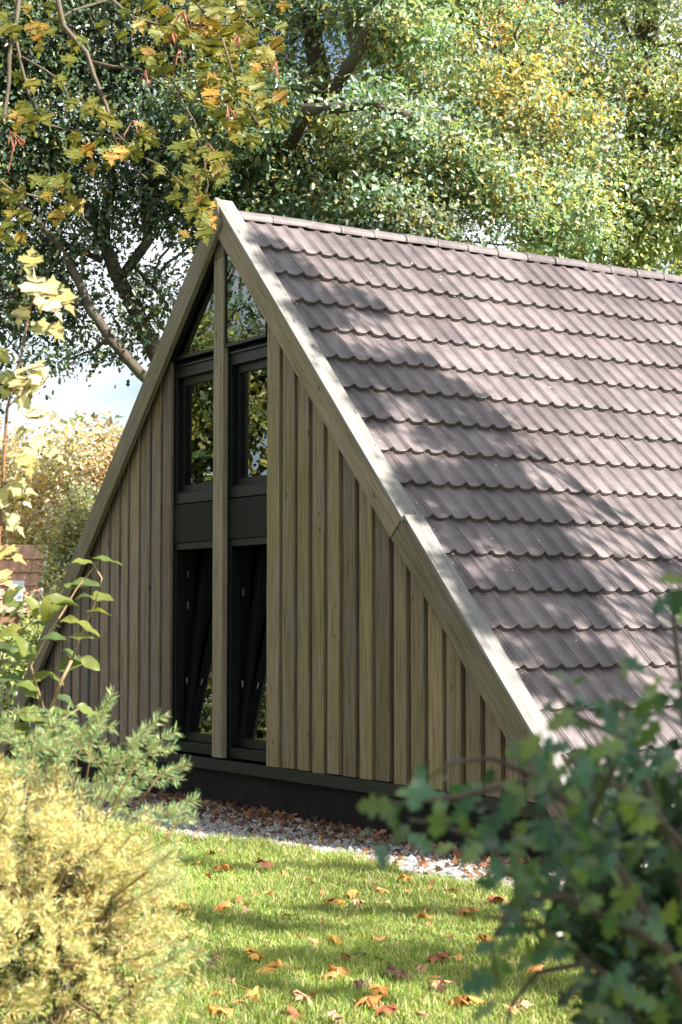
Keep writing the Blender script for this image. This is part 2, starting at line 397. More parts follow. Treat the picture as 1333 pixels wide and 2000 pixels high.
def crown(name, parent, blobs, leaves, size, cols, weights=None, kind='oak', clump=0.32, per=26, mat='leaf', shell=0.55, droop=0.3, patchcols=None, holes=0.0, holes_k=2.1):
    """leaves gathered in clumps spread through ellipsoids (cx,cy,cz,rx,ry,rz)"""
    B = np.array([list(b)+[b[3]]*2 if len(b) == 4 else list(b) for b in blobs], dtype=float)
    vol = np.prod(B[:, 3:6], axis=1)**0.75; nc = max(1, leaves//per)
    bi = rng.choice(len(B), nc, p=vol/vol.sum())
    u = unit(nc); rr = (shell + (1-shell)*rng.random(nc))[:, None]
    rr[rng.random(nc) < 0.25] *= rng.random()
    C = B[bi, :3] + u*rr*B[bi, 3:6]
    if holes:
        k_ = holes_k; ph = B[0, :3]
        fld = np.sin(C[:, 0]*k_+ph[0])*np.sin(C[:, 1]*k_*0.9+1)+np.sin(C[:, 2]*k_*1.3+C[:, 0]*k_*0.5)*np.sin(C[:, 1]*k_*0.7+C[:, 2]*k_*0.6) + rng.normal(0, 0.25, nc)
        kp = fld > np.quantile(fld, holes); C, bi, u = C[kp], bi[kp], u[kp]; nc = len(C)
    ci = np.repeat(np.arange(nc), per); n = len(ci); tone = rng.normal(1, 0.22, len(B))
    P = C[ci] + rng.normal(0, 1, (n, 3))*clump*np.array([1, 1, 0.5])*(0.6+0.9*rng.random((nc, 1)))[ci]
    out = P - B[bi[ci], :3]; out /= np.linalg.norm(out, axis=1, keepdims=True)+1e-6
    nd = out*0.35 + unit(n)*0.7 + np.array([0, 0, 0.35]) + SUN*0.55
    yd = unit(n) + out*0.6 + np.array([0, 0, -droop])
    cl = palette(nc, cols, weights, 0.18)[ci]*(1+rng.normal(0, 0.25, (n, 1)))*tone[bi[ci]][:, None]
    if patchcols:
        for (pc, pr, col) in patchcols:
            m = (np.linalg.norm(C - np.array(pc), axis=1) < pr*(0.3+1.3*rng.random(nc)))[ci]
            m &= rng.random(n) < 0.62
            cl[m] = (np.array(col)*0.75+cl[m]*0.25)*(1+rng.normal(0, 0.25, (m.sum(), 1)))
    V, F, T = scatter(P, yd, nd, size*(0.7+0.6*rng.random(n)), kind, np.clip(cl, 0.006, 0.8))
    o = V.mean(0)
    ob = obj(name, mesh(name, V-o, F, M[mat], False, T), parent, o)
    return ob, C
def wobble(a, b, n, amp, r=random):
    a = np.array(a, float); b = np.array(b, float); L_ = np.linalg.norm(b-a); pts = []
    ph = [r.random()*6 for _ in range(3)]
    for i in range(n+1):
        t = i/n; w = math.sin(math.pi*t)*amp*L_
        pts.append(a+(b-a)*t + w*np.array([math.sin(4*t+ph[0]), math.sin(5*t+ph[1]), 0.6*math.sin(6*t+ph[2])]))
    return pts
def tree(name, label, cat, base, limbs, blobs, leaves, size, cols, weights=None, group=None, trunk_r=0.3, kind='oak', bark='bark', extra_twigs=60, **kw):
    """limbs: list of (points, r0, r1)"""
    t = empty(name, base, label, cat, group)
    mb = MB()
    for pts, r0, r1 in limbs:
        mb.tube(pts, [r0+(r1-r0)*i/(len(pts)-1) for i in range(len(pts))], 8)
    ob, C = crown('crown', t, blobs, leaves, size, cols, weights, kind, **kw)
    starts = [p for pts, a, b in limbs for p in pts[len(pts)//3:]]
    S = np.array(starts)
    tw = MB()
    for c in C[rng.choice(len(C), min(extra_twigs, len(C)), replace=False)]:
        d = np.linalg.norm(S-c, axis=1) + np.maximum(0, S[:, 2]-c[2])*1.5
        s = S[d.argmin()]
        tw.tube(wobble(s, c, 5, 0.07), [0.035, 0.028, 0.022, 0.017, 0.012, 0.006], 5, False)
    mb.build('trunk', M[bark], t, True, origin=base)
    if tw.V: tw.build('branches', M[bark], t, True)['kind'] = 'stuff'
    if leaves > 300: ob['kind'] = 'stuff'
    return t

# ================================================================== GROUND
def sheet(name, poly, z, mat, label=None):
    V = [(x, y, z) for x, y in poly]
    o = obj(name, mesh(name, V, [tuple(range(len(V)))], mat))
    o['kind'] = 'structure'; return o
sheet('ground', [(-400, -400), (400, -400), (400, 400), (-400, 400)], -0.012, M['soil'])
LAWN_EDGE = [(-7, -1.6), (-2, -1.35), (0.5, -1.25), (1.6, -1.16), (2.0, -1.0), (2.6, -0.80), (3.3, -0.82), (4.1, -0.85), (4.7, -0.78), (5.8, -0.57), (7.5, 1.5), (9, 6), (9.5, 14)]
sheet('lawn', LAWN_EDGE + [(16, 14), (16, -14), (-7, -14)], -0.004, M['soil'])
sheet('gravel_bed', [(-7, 0.3), (-7, -1.55)] + [(x, y+0.04) for x, y in LAWN_EDGE[1:]] + [(4.5, 14), (4.5, 0.3)], 0.004, M['gravel_bed'])
def lawn_y(x):
    xs = [p[0] for p in LAWN_EDGE]; ys = [p[1] for p in LAWN_EDGE]
    return np.interp(x, xs[:10], ys[:10])
def in_view(P, m=80):
    v = P-CAM; z = v@FWD; x = 666.5+FPX*(v@RGT)/z; y = 1000-FPX*(v@UPV)/z
    return (z > 0.2) & (x > -m) & (x < 1333+m) & (y > -m) & (y < 2000+m)

def make_grass():
    n = 1500000
    P = np.column_stack([rng.uniform(0.5, 9.0, n), rng.uniform(-6.0, -0.4, n), np.zeros(n)])
    ed = lawn_y(P[:, 0]) + rng.normal(0, 0.05, n)
    P = P[(P[:, 1] < ed)]
    v = in_view(P); P1 = P[v]; P1 = P1[rng.random(len(P1)) < 215000/max(1, len(P1))]
    P2 = np.column_stack([rng.uniform(0, 13, 260000), rng.uniform(-8, -0.4, 260000), np.zeros(260000)])
    P2 = P2[(P2[:, 1] < lawn_y(P2[:, 0])) & ~in_view(P2)]; P2 = P2[:130000]
    P = np.vstack([P1, P2]); n = len(P)
    # mowing tufts: height follows soft patches
    hh = 0.045 + 0.016*np.sin(P[:, 0]*5.1+P[:, 1]*3.3) + 0.012*np.sin(P[:, 0]*13+P[:, 1]*17) + rng.gamma(2, 0.009, n)
    near = np.clip((P[:, 1]-(lawn_y(P[:, 0])-0.35))/0.35, 0, 1); hh *= (1+0.35*near)*0.78
    az = rng.uniform(0, 2*math.pi, n); lean = rng.uniform(0.15, 0.75, n)
    d = np.column_stack([np.cos(az), np.sin(az), np.zeros(n)]); w = np.column_stack([-np.sin(az), np.cos(az), np.zeros(n)])
    az2 = rng.uniform(0, math.pi, n); w = np.column_stack([np.cos(az2), np.sin(az2), np.zeros(n)])
    wd = rng.uniform(0.0018, 0.0034, n)[:, None]; H = hh[:, None]
    up = np.array([0, 0, 1.0])
    a = P - w*wd; b = P + w*wd
    mid = P + up*H*0.6 + d*H*lean[:, None]*0.35
    c = mid - w*wd*0.8; e = mid + w*wd*0.8
    tip = P + up*H*(1-0.35*lean[:, None]) + d*H*lean[:, None]
    V = np.stack([a, b, e, c, tip], 1).reshape(-1, 3)
    k = np.arange(n)[:, None]*5
    F = np.concatenate([k+np.array([0, 1, 2]), k+np.array([0, 2, 3]), k+np.array([3, 2, 4])])
    pat = (np.sin(P[:, 0]*2.3+1)+np.sin(P[:, 1]*4.1+P[:, 0]))*0.12
    T = palette(n, [(0.17, 0.26, 0.06), (0.28, 0.36, 0.10), (0.40, 0.42, 0.16), (0.50, 0.42, 0.24)], [3.5, 4, 2, 1], 0.2)*(1+pat[:, None])
    o = obj('grass', mesh('grass', V, F, M['grass'], False, np.repeat(np.clip(T, 0.01, 0.8), 5, axis=0)))
    tag(o, 'short mown lawn grass in front of the gravel strip', 'grass', kind='stuff')
make_grass()

def make_gravel():
    n = 26000
    X = rng.uniform(-1, 6.4, n); t = rng.random(n)
    yb = lawn_y(X); Y = yb - 0.06 + t*(0.10-yb+0.04)
    keep = (Y < 0.09) | (X > 4.6)
    P = np.column_stack([X, Y, np.full(n, 0.004)])[keep]; P = P[in_view(P, 200)]
    n = len(P)
    ico = np.array([(0, 0, 1), (1, 0, 0.1), (0.2, 1, 0), (-1, 0.2, 0.1), (-0.1, -1, 0)]); F0 = np.array([(0, 1, 2), (0, 2, 3), (0, 3, 4), (0, 4, 1)])
    s = rng.gamma(4, 0.0027, n)+0.004
    a = rng.uniform(0, 6.28, n); ca, sa = np.cos(a), np.sin(a)
    V = ico[None]*(1+rng.normal(0, 0.2, (n, 5, 3)))*s[:, None, None]*np.array([1, 1, 0.8])
    X2 = V[..., 0]*ca[:, None]-V[..., 1]*sa[:, None]; Y2 = V[..., 0]*sa[:, None]+V[..., 1]*ca[:, None]
    V = np.stack([X2, Y2, V[..., 2]], -1) + P[:, None, :]
    T = palette(n, [(0.23, 0.225, 0.235), (0.32, 0.31, 0.32), (0.14, 0.14, 0.15), (0.30, 0.24, 0.20), (0.48, 0.46, 0.45)], [4, 4, 2, 1.5, 1], 0.2)
    F = (F0[None]+(np.arange(n)*5)[:, None, None]).reshape(-1, 3)
    o = obj('gravel', mesh('gravel', V.reshape(-1, 3), F, M['pebble'], False, np.repeat(T, 5, axis=0)))
    tag(o, 'grey gravel stones along the foot of the gable wall', 'gravel', kind='stuff')
make_gravel()

# ================================================================== HOUSE
house = empty('a_frame_house', (0, 0, 0), 'timber A-frame house with board-clad gable and steep brown tiled roof', 'house')
TH = math.atan(SL); CT, ST = math.cos(TH), math.sin(TH)
def rake_z(x, drop=0.0): return AZ - drop - SL*abs(x)
YB = 0.07            # front of the cladding boards
# --- gable wall (backing) and its boards
wall = MB().prism([(-4.45, 0.30), (-0.90, 0.30), (-0.90, rake_z(0.90, 0.16)), (-4.45, 0.30)][:3], 0.105, 0.14)
wall.prism([(0.72, 0.30), (4.45, 0.30), (0.72, rake_z(0.72, 0.16))], 0.105, 0.14)
gable = wall.build('gable_wall', M['backing'], house, origin=(0, 0.1, 0.3))
rb = [0.695, 0.902, 1.12, 1.325, 1.527, 1.728, 1.934, 2.137, 2.359, 2.554, 2.751, 2.953, 3.158, 3.359, 3.563, 3.767, 3.972, 4.176]
lb = [-0.880, -1.046, -1.247, -1.45, -1.658, -1.835, -2.04, -2.244, -2.45, -2.643, -2.832, -3.041, -3.244, -3.448, -3.652, -3.856, -4.06, -4.26]
GAP = 0.050
def board(x0, x1):
    z0 = 0.378 + random.uniform(-0.006, 0.006); t0, t1 = rake_z(x0, 0.18), rake_z(x1, 0.18)
    if min(t0, t1) < z0+0.03: return
    dy = random.uniform(-0.002, 0.002); y0 = YB+dy
    c = 0.003
    mb = MB()
    # bevelled plan section extruded up: front face, two arrises, back
    sec = [(x0, YB+0.034), (x0, y0+c), (x0+c, y0), (x1-c, y0), (x1, y0+c), (x1, YB+0.034)]
    n = len(sec)
    mb.V = [(x, y, z0) for x, y in sec] + [(x, y, rake_z(x, 0.18)) for x, y in sec]
    for i in range(n):
        j = (i+1) % n; mb.F.append((i, j, n+j, n+i))
    mb.F.append(tuple(reversed(range(n)))); mb.F.append(tuple(range(n, 2*n)))
    o = mb.build('board', M['board'], gable, origin=((x0+x1)/2, YB, z0))
    return o
for a, b in zip(rb[:-1], rb[1:]): board(a+ (0 if a == rb[0] else GAP/2), b-GAP/2 + random.uniform(-.004, .004))
for a, b in zip(lb[:-1], lb[1:]): board(b+GAP/2, a-(0 if a == lb[0] else GAP/2) + random.uniform(-.004, .004))
# --- plinth and flashing
pl = MB().box((-4.40, 0.10, -0.1), (4.40, 0.30, 0.30)).build('plinth', M['plinth'], house)
for i, x in enumerate((-3.2, -1.9, -0.55, 0.0, 1.25, 2.5, 3.7)):
    MB().box((x-0.003, 0.0965, -0.05), (x+0.003, 0.0995, 0.30)).build('joint_strip', M['flash'], pl)
fl = MB(); fl.prism([(-4.30, 0.292), (4.30, 0.292), (4.30, 0.372), (-4.30, 0.372)], 0.066, 0.104)
fl.box((-4.30, 0.060, 0.286), (4.30, 0.066, 0.300))
fl.build('base_flashing', M['flash'], house)
# --- verge boards
def slanted(x0, x1, c0, c1, y0, y1, side, name, mat, parent=house, cut0=None, cut1=None, bevel=0.003):
    """board lying along the rake from |x|=x0..x1, between rake offsets c0 (top) and c1 (bottom), measured square to the slope"""
    Lg = (x1-x0)/CT
    o_top = np.array([x0, rake_z(x0)])
    u = np.array([CT, -ST]); nn = np.array([ST, CT])
    def P(a, c): return o_top + u*a + nn*c
    # local box: x along slope, z square to it
    mb = MB(); e0 = cut0 if cut0 is not None else (0, 0); e1 = cut1 if cut1 is not None else (0, 0)
    poly = [(e0[1], c1), (Lg+e1[1], c1), (Lg+e1[0], c0), (e0[0], c0)]
    if side < 0: poly = [(-a, c) for a, c in reversed(poly)]
    mb.prism(poly, y0, y1)
    me = mesh(name, np.array(mb.V), mb.F, mat)
    o = bpy.data.objects.new(name, me); link(o, parent)
    o.location = (side*x0, 0, rake_z(x0)); o.rotation_euler = (0, side*TH, 0)
    if bevel:
        m_ = o.modifiers.new('bevel', 'BEVEL'); m_.width = bevel; m_.segments = 2; m_.limit_method = 'ANGLE'
    return o
BW = 0.198
tp = ST/CT
# right front board in two lengths with a square joint, then its cap in two lengths
slanted(0.0, 2.585, 0.0, -BW, 0.0, 0.045, 1, 'verge_board', M['barge'], cut0=(-0.02, -0.02+BW*-0.35))
slanted(2.592, 4.52, 0.0, -BW, 0.002, 0.047, 1, 'verge_board', M['barge'])
slanted(-0.035, 4.52, 0.0, -BW, -0.022, 0.022, -1, 'verge_board', M['barge'], cut0=(-0.02, 0.085))
for s in (1, -1):
    cc = (0.030, 0.004) if s > 0 else (-0.002, -0.028)
    slanted(-0.02 if s > 0 else 0.03, 2.585, cc[0], cc[1], 0.024 if s < 0 else -0.008, 0.155, s, 'verge_cap', M['cap'])
    slanted(2.590, 4.52, cc[0], cc[1], 0.024 if s < 0 else -0.006, 0.155, s, 'verge_cap', M['cap'])
    slanted(0.95, 4.4, -0.012, -0.15, 0.048, 0.10, s, 'verge_batten', M['backing'], bevel=0)
# --- roof decks
def roof_box(side, c0, c1, y0, y1, x0, x1, name, mat):
    mb = MB(); p = []
    for (x, c) in ((x0, c1), (x1, c1), (x1, c0), (x0, c0)):
        p.append((side*(x+ST*c), rake_z(x)+CT*c))
    if side < 0: p = p[::-1]
    mb.prism(p, y0, y1); return mb.build(name, mat, house)
for s in (1, -1): roof_box(s, -0.075, -0.17, 0.105, 8.3, 0.06, 4.50, 'roof_deck', M['deck'])
# --- roof tiles
roof = bpy.data.objects.new('roof', None); link(roof, house)
roof.location = (0, 0.0, AZ)
PER = 0.157; TW = 2*PER; GAUGE = 0.3472; TL = GAUGE+0.065
def tile_profile(v):
    """height across the tile: two shallow pans between narrow double rolls"""
    t = (v/PER) % 1.0; q = min(t, 1-t)
    if q < 0.020: return 0.0105
    if q < 0.125:
        return 0.0140 + 0.0060*math.sin(math.pi*(q-0.020)/0.105)**0.5
    return 0.0150*((0.5-q)/0.375)**5
def tile_mesh(skew=0.0, seed=0):
    r = random.Random(seed)
    vs = []
    base = [0.0, .022, .04, .09, .12, .128, .17, .26, .5, .74, .83, .872, .88, .91, .96, .978]
    for k in range(2): vs += [(k+b)*PER for b in base]
    vs.append(TW-0.002)
    V = []; F = []; n = len(vs)
    rows = [(-TL, 0.0), (-TL*0.5, 0.0), (-0.006, 0.0), (0.0, -0.003)]
    def sc(v):
        t = (v/PER) % 1.0; return 0.014*(1-(abs(t-0.5)/0.46)**2) if min(t, 1-t) > 0.05 else -0.004
    for (u, dz) in rows:
        f = (u+TL)/TL
        for v in vs:
            V.append((u+skew*v+sc(v)*f, v, tile_profile(v) + dz + 0.044*f))
    for v in vs: V.append((-0.006+skew*v+sc(v), v, tile_profile(v)*0.85 - 0.042 + 0.044))   # lower edge of the lip
    R = len(rows)+1
    for j in range(R-1):
        for i in range(n-1):
            a = j*n+i; F.append((a, a+n, a+n+1, a+1))
    k = len(V)                                           # side cheeks
    for i in (0, n-1):
        V += [(-TL, vs[i], -0.02), (-0.004, vs[i], -0.001)]
    F.append((0, k, k+1, 4*n, 3*n, 2*n, n)); F.append((n-1, 2*n-1, 3*n-1, 4*n-1, 5*n-1, k+3, k+2))
    me = mesh('tile', V, F, M['tile'])
    for p in me.polygons: p.use_smooth = True
    me.polygons.foreach_set('use_smooth', [True]*len(me.polygons))
    me.update()
    try:
        me.set_sharp_from_angle(angle=math.radians(38))
    except Exception: pass
    return me
tiles = [tile_mesh(0, 1), tile_mesh(0.012, 2), tile_mesh(-0.010, 3)]
ROWS = [(0.396 + 0.2405*k) for k in range(17)]
def tile_matrix(xe, y, side=1, jitter=True):
    """xe: |x| of the lower edge on the reference slope"""
    u = np.array([CT*side, 0, -ST]); n_ = np.array([ST*side, 0, CT]); v = np.array([0, 1.0, 0])*side
    a = random.gauss(0, 0.005) if jitter else 0; lift = abs(random.gauss(0, 0.0018)) if jitter else 0
    du = random.gauss(0, 0.002) if jitter else 0
    o = np.array([side*xe, y if side > 0 else y+TW, rake_z(xe)]) + n_*(-0.060+lift) + u*du
    u2 = u*math.cos(a)+n_*math.sin(a)*0.5 + v*random.gauss(0, 0.007 if jitter else 0)
    u2 /= np.linalg.norm(u2); n2 = np.cross(u2, v); n2 /= np.linalg.norm(n2)
    v2 = np.cross(n2, u2)
    return Matrix(((u2[0], v2[0], n2[0], o[0]), (u2[1], v2[1], n2[1], o[1]), (u2[2], v2[2], n2[2], o[2]), (0, 0, 0, 1)))
cand = []
Y0R = 0.118
for k, xe in enumerate(ROWS):
    for j in range(25):
        y = Y0R + j*TW
        P = np.array([xe, y, rake_z(xe)]); v = P-CAM; z = v@FWD; px = 666.5+FPX*(v@RGT)/z
        cand.append((px, k, j, xe, y))
cand.sort()
near = [c for c in cand if c[0] < 1420][:298]; far_t = [c for c in cand if c not in near]
Rinv = Matrix.Translation((0, 0, -AZ))
for px, k, j, xe, y in near:
    o = bpy.data.objects.new('tile', tiles[random.choice((0, 0, 0, 1, 2))]); link(o, roof)
    o.matrix_local = Rinv @ tile_matrix(xe, y)
def joined_tiles(name, lst, side):
    me0 = tiles[0]; V0 = np.array([v.co[:] for v in me0.vertices]); F0 = [tuple(p.vertices) for p in me0.polygons]
    V = []; F = []; c = 0
    for xe, y in lst:
        Mx = np.array(Rinv @ tile_matrix(xe, y, side)); V.append(V0@Mx[:3, :3].T+Mx[:3, 3])
        F += [tuple(i+c for i in f) for f in F0]; c += len(V0)
    me = mesh(name, np.vstack(V), F, M['tile']); o = obj(name, me, roof)
    o['kind'] = 'stuff'
joined_tiles('far_tiles', [(c[3], c[4]) for c in far_t], 1)
joined_tiles('rear_slope_tiles', [(xe, Y0R+j*TW) for xe in ROWS for j in range(25)], -1)
# --- ridge caps
def ridge_mesh():
    V = []; F = []; seg = 10; Lr = 0.37
    for (y, s) in ((0, 1.0), (0.02, 1.03), (0.03, 1.0), (Lr, 0.94)):
        for i in range(seg+1):
            t = math.radians(-12 + 204*i/seg)
            V.append((0.118*s*math.cos(t), y, 0.075*s*math.sin(t)))
    n = seg+1
    for j in range(3):
        for i in range(seg): F.append((j*n+i, j*n+i+1, (j+1)*n+i+1, (j+1)*n+i))
    b = len(V)
    for i in range(n): V.append((V[i][0]*0.86, 0.0, V[i][2]*0.84))
    for i in range(seg): F.append((b+i, b+i+1, i+1, i))
    me = mesh('ridge_tile', V, F, M['tile'], True); return me
rm = ridge_mesh()
for i in range(24):
    o = bpy.data.objects.new('ridge_tile', rm); link(o, roof)
    o.location = (random.gauss(0, 0.002), 0.135+0.335*i, -0.148+random.gauss(0, 0.003))
    o.rotation_euler = (random.gauss(0, 0.008)+0.010, random.gauss(0, 0.02), random.gauss(0, 0.008))
# --- shell behind: rear gable, floor
MB().prism([(-4.4, 0.0), (4.4, 0.0), (0, rake_z(0, 0.2))], 8.1, 8.25).build('rear_gable', M['backing'], house)
MB().box((-4.3, 0.16, 0.28), (4.3, 8.1, 0.34)).build('floor', M['interior'], house)
MB().box((-1.6, 3.0, 0.34), (1.6, 3.1, 3.0)).build('inner_wall', M['interior'], house)
MB().box((-1.7, 0.15, 2.18), (1.7, 3.0, 2.40)).build('upper_floor', M['interior'], house)
# low ribbed panels under the eave on the sunny side
rp = MB()
for i in range(120):
    y = 0.2+i*0.066; rp.box((4.30, y, 0.0), (4.335, y+0.045, 0.36))
rp.box((4.27, 0.12, 0.0), (4.30, 8.2, 0.36))
rpo = rp.build('eave_panel', plain_mat('ribbed_panel', (0.55, 0.55, 0.55), 0.5, 0.1, 10), house)
# --- centre post
post = MB().prism([(-0.113, 0.388), (0.045, 0.388), (0.045, 4.405), (-0.113, 4.385)], 0.05, 0.16).build('centre_post', M['post'], house, bevel=0.003)
MB().prism([(-0.112, 4.389), (0.044, 4.409), (0.044, rake_z(0.044, 0.20)), (-0.05, rake_z(0.05, 0.22)), (-0.112, rake_z(0.112, 0.22))], 0.052, 0.16).build('centre_post', M['post'], house, bevel=0.003)
# --- windows: two bays
def rect_frame(mb, x0, x1, z0, z1, w, y0, y1, wb=None, wt=None):
    wb = wb or w; wt = wt or w
    mb.box((x0, y0, z0), (x0+w, y1, z1)); mb.box((x1-w, y0, z0), (x1, y1, z1))
    mb.box((x0+w, y0+0.001, z0), (x1-w, y1-0.001, z0+wb)); mb.box((x0+w, y0+0.001, z1-wt), (x1-w, y1-0.001, z1))
bays = [(-0.878, -0.115), (0.047, 0.690)]
for bi, (x0, x1) in enumerate(bays):
    side = 'left' if bi == 0 else 'right'
    # outer casing of the bay
    cs = MB(); cs.box((x0-0.02, 0.095, 0.38), (x0+0.012, 0.30, rake_z(max(abs(x0), .1), 0.28) if bi == 0 else 4.40))
    cs.box((x1-0.008, 0.100, 0.38), (x1+0.02, 0.30, 4.35 if bi == 0 else rake_z(abs(x1), 0.28)))
    cs.build('window_casing', M['frame'], house)
    # gable light (triangular/trapezoid)
    drop = 0.30
    if bi == 0: outer = [(x0, 3.66), (x1, 3.66), (x1, rake_z(x1, drop)), (x0, max(3.665, rake_z(x0, drop)))]
    else: outer = [(x0, 3.66), (x1, 3.66), (x1, rake_z(x1, drop)), (x0, rake_z(x0, drop))]
    cx = sum(p[0] for p in outer)/4; cz = sum(p[1] for p in outer)/4
    fw = MB()
    lowz, edge = 3.685, 0.045
    if bi == 0:
        inner = [(x0+0.075, lowz), (x1-0.012, lowz), (x1-0.012, rake_z(x1-0.012, drop+0.055)), (x0+0.075, rake_z(x0+0.075, drop+0.055))]
    else:
        inner = [(x0+0.018, lowz), (x1-0.012, lowz), (x1-0.012, rake_z(x1-0.012, drop+0.03)), (x0+0.018, rake_z(x0+0.018, drop+0.055))]
    for i in range(4):
        j = (i+1) % 4
        q = [outer[i], outer[j], inner[j], inner[i]]
        fw.prism(q, 0.062+0.0004*i, 0.15)
    win = fw.build('window', M['frame'], house)
    pn = MB().prism(inner, 0.070, 0.076).build('pane', M['glass'], win)
    # sloping transom between gable light and the casement
    t = MB()
    t.V = [(x0, 0.090, 3.602), (x1, 0.090, 3.602), (x1, 0.20, 3.602), (x0, 0.20, 3.602), (x0, 0.090, 3.618), (x1, 0.090, 3.618), (x1, 0.128, 3.668), (x0, 0.128, 3.668), (x1, 0.20, 3.668), (x0, 0.20, 3.668)]
    t.F = [(0, 1, 5, 4), (4, 5, 6, 7), (7, 6, 8, 9), (0, 3, 2, 1), (2, 3, 9, 8), (0, 4, 7, 9, 3), (1, 2, 8, 6, 5)]
    t.build('transom', M['frame'], house)
    # upper casement: outer frame, deep reveal, sash
    f = MB(); rect_frame(f, x0, x1, 2.45, 3.600, 0.040, 0.105, 0.148, 0.085, 0.085)
    f.box((x0+0.04, 0.206, 2.535), (x1-0.04, 0.26, 2.56))
    win = f.build('window', M['frame'], house, bevel=0.002)
    s = MB(); sy = 0.150
    rect_frame(s, x0+0.03, x1-0.03, 2.53, 3.52, 0.055, sy, sy+0.055, 0.075, 0.072)
    sash = s.build('sash', M['frame'], win, bevel=0.002)
    MB().box((x0+0.085, sy+0.02, 2.605), (x1-0.085, sy+0.026, 3.448)).build('pane', M['glass'], win)
    sill = MB(); sill.V = [(x0+.04, 0.108, 2.536), (x1-.04, 0.108, 2.536), (x1-.04, 0.149, 2.56), (x0+.04, 0.149, 2.56)]; sill.F = [(0, 1, 2, 3)]
    sill.build('sill', M['flash'], win)
    # spandrel
    MB().box((x0, 0.098, 2.122), (x1, 0.15, 2.440)).build('spandrel_panel', M['spandrel'], house, bevel=0.002)
    # lower casement, tilted open inwards at the top
    f = MB(); rect_frame(f, x0, x1, 0.392, 2.118, 0.045, 0.105, 0.185, 0.08, 0.055)
    win = f.build('window', M['frame'], house, bevel=0.002)
    piv = bpy.data.objects.new('sash', None)
    s = MB(); w0, w1, h0, h1 = x0+0.04, x1-0.04, 0.0, 1.60
    rect_frame(s, w0, w1, h0, h1, 0.055, -0.03, 0.03, 0.07, 0.06)
    me = mesh('sash', np.array(s.V), s.F, M['frame']); sash = obj('sash', me, win)
    place(sash, win, (0, 0.20, 0.475)); sash.rotation_euler = (-math.radians(6.5), 0, 0)
    p = MB().box((w0+0.055, -0.003, 0.07), (w1-0.055, 0.003, 1.54))
    pane = obj('pane', mesh('pane', np.array(p.V), p.F, M['glass']), win)
    place(pane, win, (0, 0.20, 0.475)); pane.rotation_euler = (-math.radians(6.5), 0, 0)
    for zz in ((1.86, 1.60) if bi == 0 else (1.70,)):
        MB().box((x0+0.10, 0.178, zz-0.03), (x0+0.112, 0.188, zz+0.03)).build('latch', M['steel'], win)
    MB().box((x0+0.09, 0.178, 0.95), (x0+0.10, 0.188, 1.0)).build('latch', M['steel'], win)

# ================================================================== FALLEN LEAVES
def leaf_meshes(prefix, kind, size, matname, n=4, **kw):
    out = []
    for i in range(n):
        V, F = leaf_mesh(kind, size, kw.get('fold', 0.25)*(0.5+random.random()), kw.get('curl', 0.3)*(0.3+1.2*random.random()), kw.get('wave', 0.08), i, kw.get('stalk', 0.0))
        out.append(mesh(prefix, V, F, M[matname], True))
    return out
FK = {'orange': [(0.62, 0.26, 0.07), (0.55, 0.30, 0.12)], 'rust-brown': [(0.34, 0.12, 0.06), (0.28, 0.11, 0.06)], 'tan': [(0.52, 0.33, 0.20), (0.46, 0.27, 0.16)],
      'golden': [(0.72, 0.42, 0.10), (0.66, 0.36, 0.08)], 'dark brown': [(0.16, 0.09, 0.07), (0.12, 0.07, 0.06)]}
FL = {}; USED = set()
for kname, pal in FK.items():
    key = 'fallen_'+kname.replace(' ', '_').replace('-', '_'); M[key] = leaf_mat(key, pal, 0.2, 0.6, 0.3)
    FL[kname] = leaf_meshes('fallen_leaf', 'maple', 0.088, key, 4, fold=-0.7, curl=0.9, wave=0.16, stalk=0.35)
def fallen(px, py, sz=1.0, group='fallen leaves lying on the lawn'):
    p = on_ground(px, py, 0.035); kname = random.choices(list(FK), [4.5, 2.2, 3.5, 2, 0.7])[0]
    o = obj('fallen_leaf', random.choice(FL[kname]), None, p)
    o.rotation_euler = (random.uniform(-0.55, 0.55), random.uniform(-0.5, 0.5), random.uniform(0, 6.28)); o.scale = (sz, sz, sz)
    o.location.z = 0.045+0.02*random.random()
    size = 'small' if sz < 0.93 else ('large' if sz > 1.17 else 'mid-sized')
    row = ('on the grass nearest the gravel' if py < 1735 else 'on the sunny upper lawn' if py < 1800 else
           'midway down the lawn' if py < 1870 else 'on the lower shaded lawn' if py < 1925 else 'at the bottom of the lawn')
    col_ = ('beside the golden yew' if px < 470 else 'nearer the yew' if px < 620 else 'in mid lawn' if px < 770 else
            'nearer the dark bush' if px < 900 else 'at the dark bush edge' if px < 1000 else 'behind the dark bush')
    for kn in [kname]+[k for k in FK if k != kname]:
        lab = f'{size} {kn} leaf {row}, {col_}'
        if lab not in USED: break
    USED.add(lab)
    if kn != kname: o.data = random.choice(FL[kn])
    tag(o, lab, 'leaf', group)
spots = [(378,1692),(549,1708),(606,1718),(462,1762),(648,1765),(688,1766),(585,1830),(610,1842),(640,1840),(727,1838),(715,1868),(664,1880),(855,1872),(818,1893),
         (641,1905),(660,1905),(461,1916),(432,1946),(513,1895),(508,1868),(560,1892),(690,1930),(752,1932),(735,1955),(845,1920),(840,1935),(486,1945),(430,1985),(575,1975),
         (750,1972),(815,1985),(880,1960),(995,1975),(930,1840),(905,1788),(820,1795),(832,1785),(1010,1795),(960,1765),(800,1722),(755,1742),(700,1745),(345,1875),(363,1772),
         (410,1880),(395,1862),(440,1780),(350,1840),(520,1690),(450,1700),(1050,1900),(1120,1950),(1180,1920),(1240,1960),(940,1740),(985,1760),(880,1745),(770,1905),(600,1950),(650,1990)]
for i, (x, y) in enumerate(spots): fallen(x, y, random.uniform(0.75, 1.35))
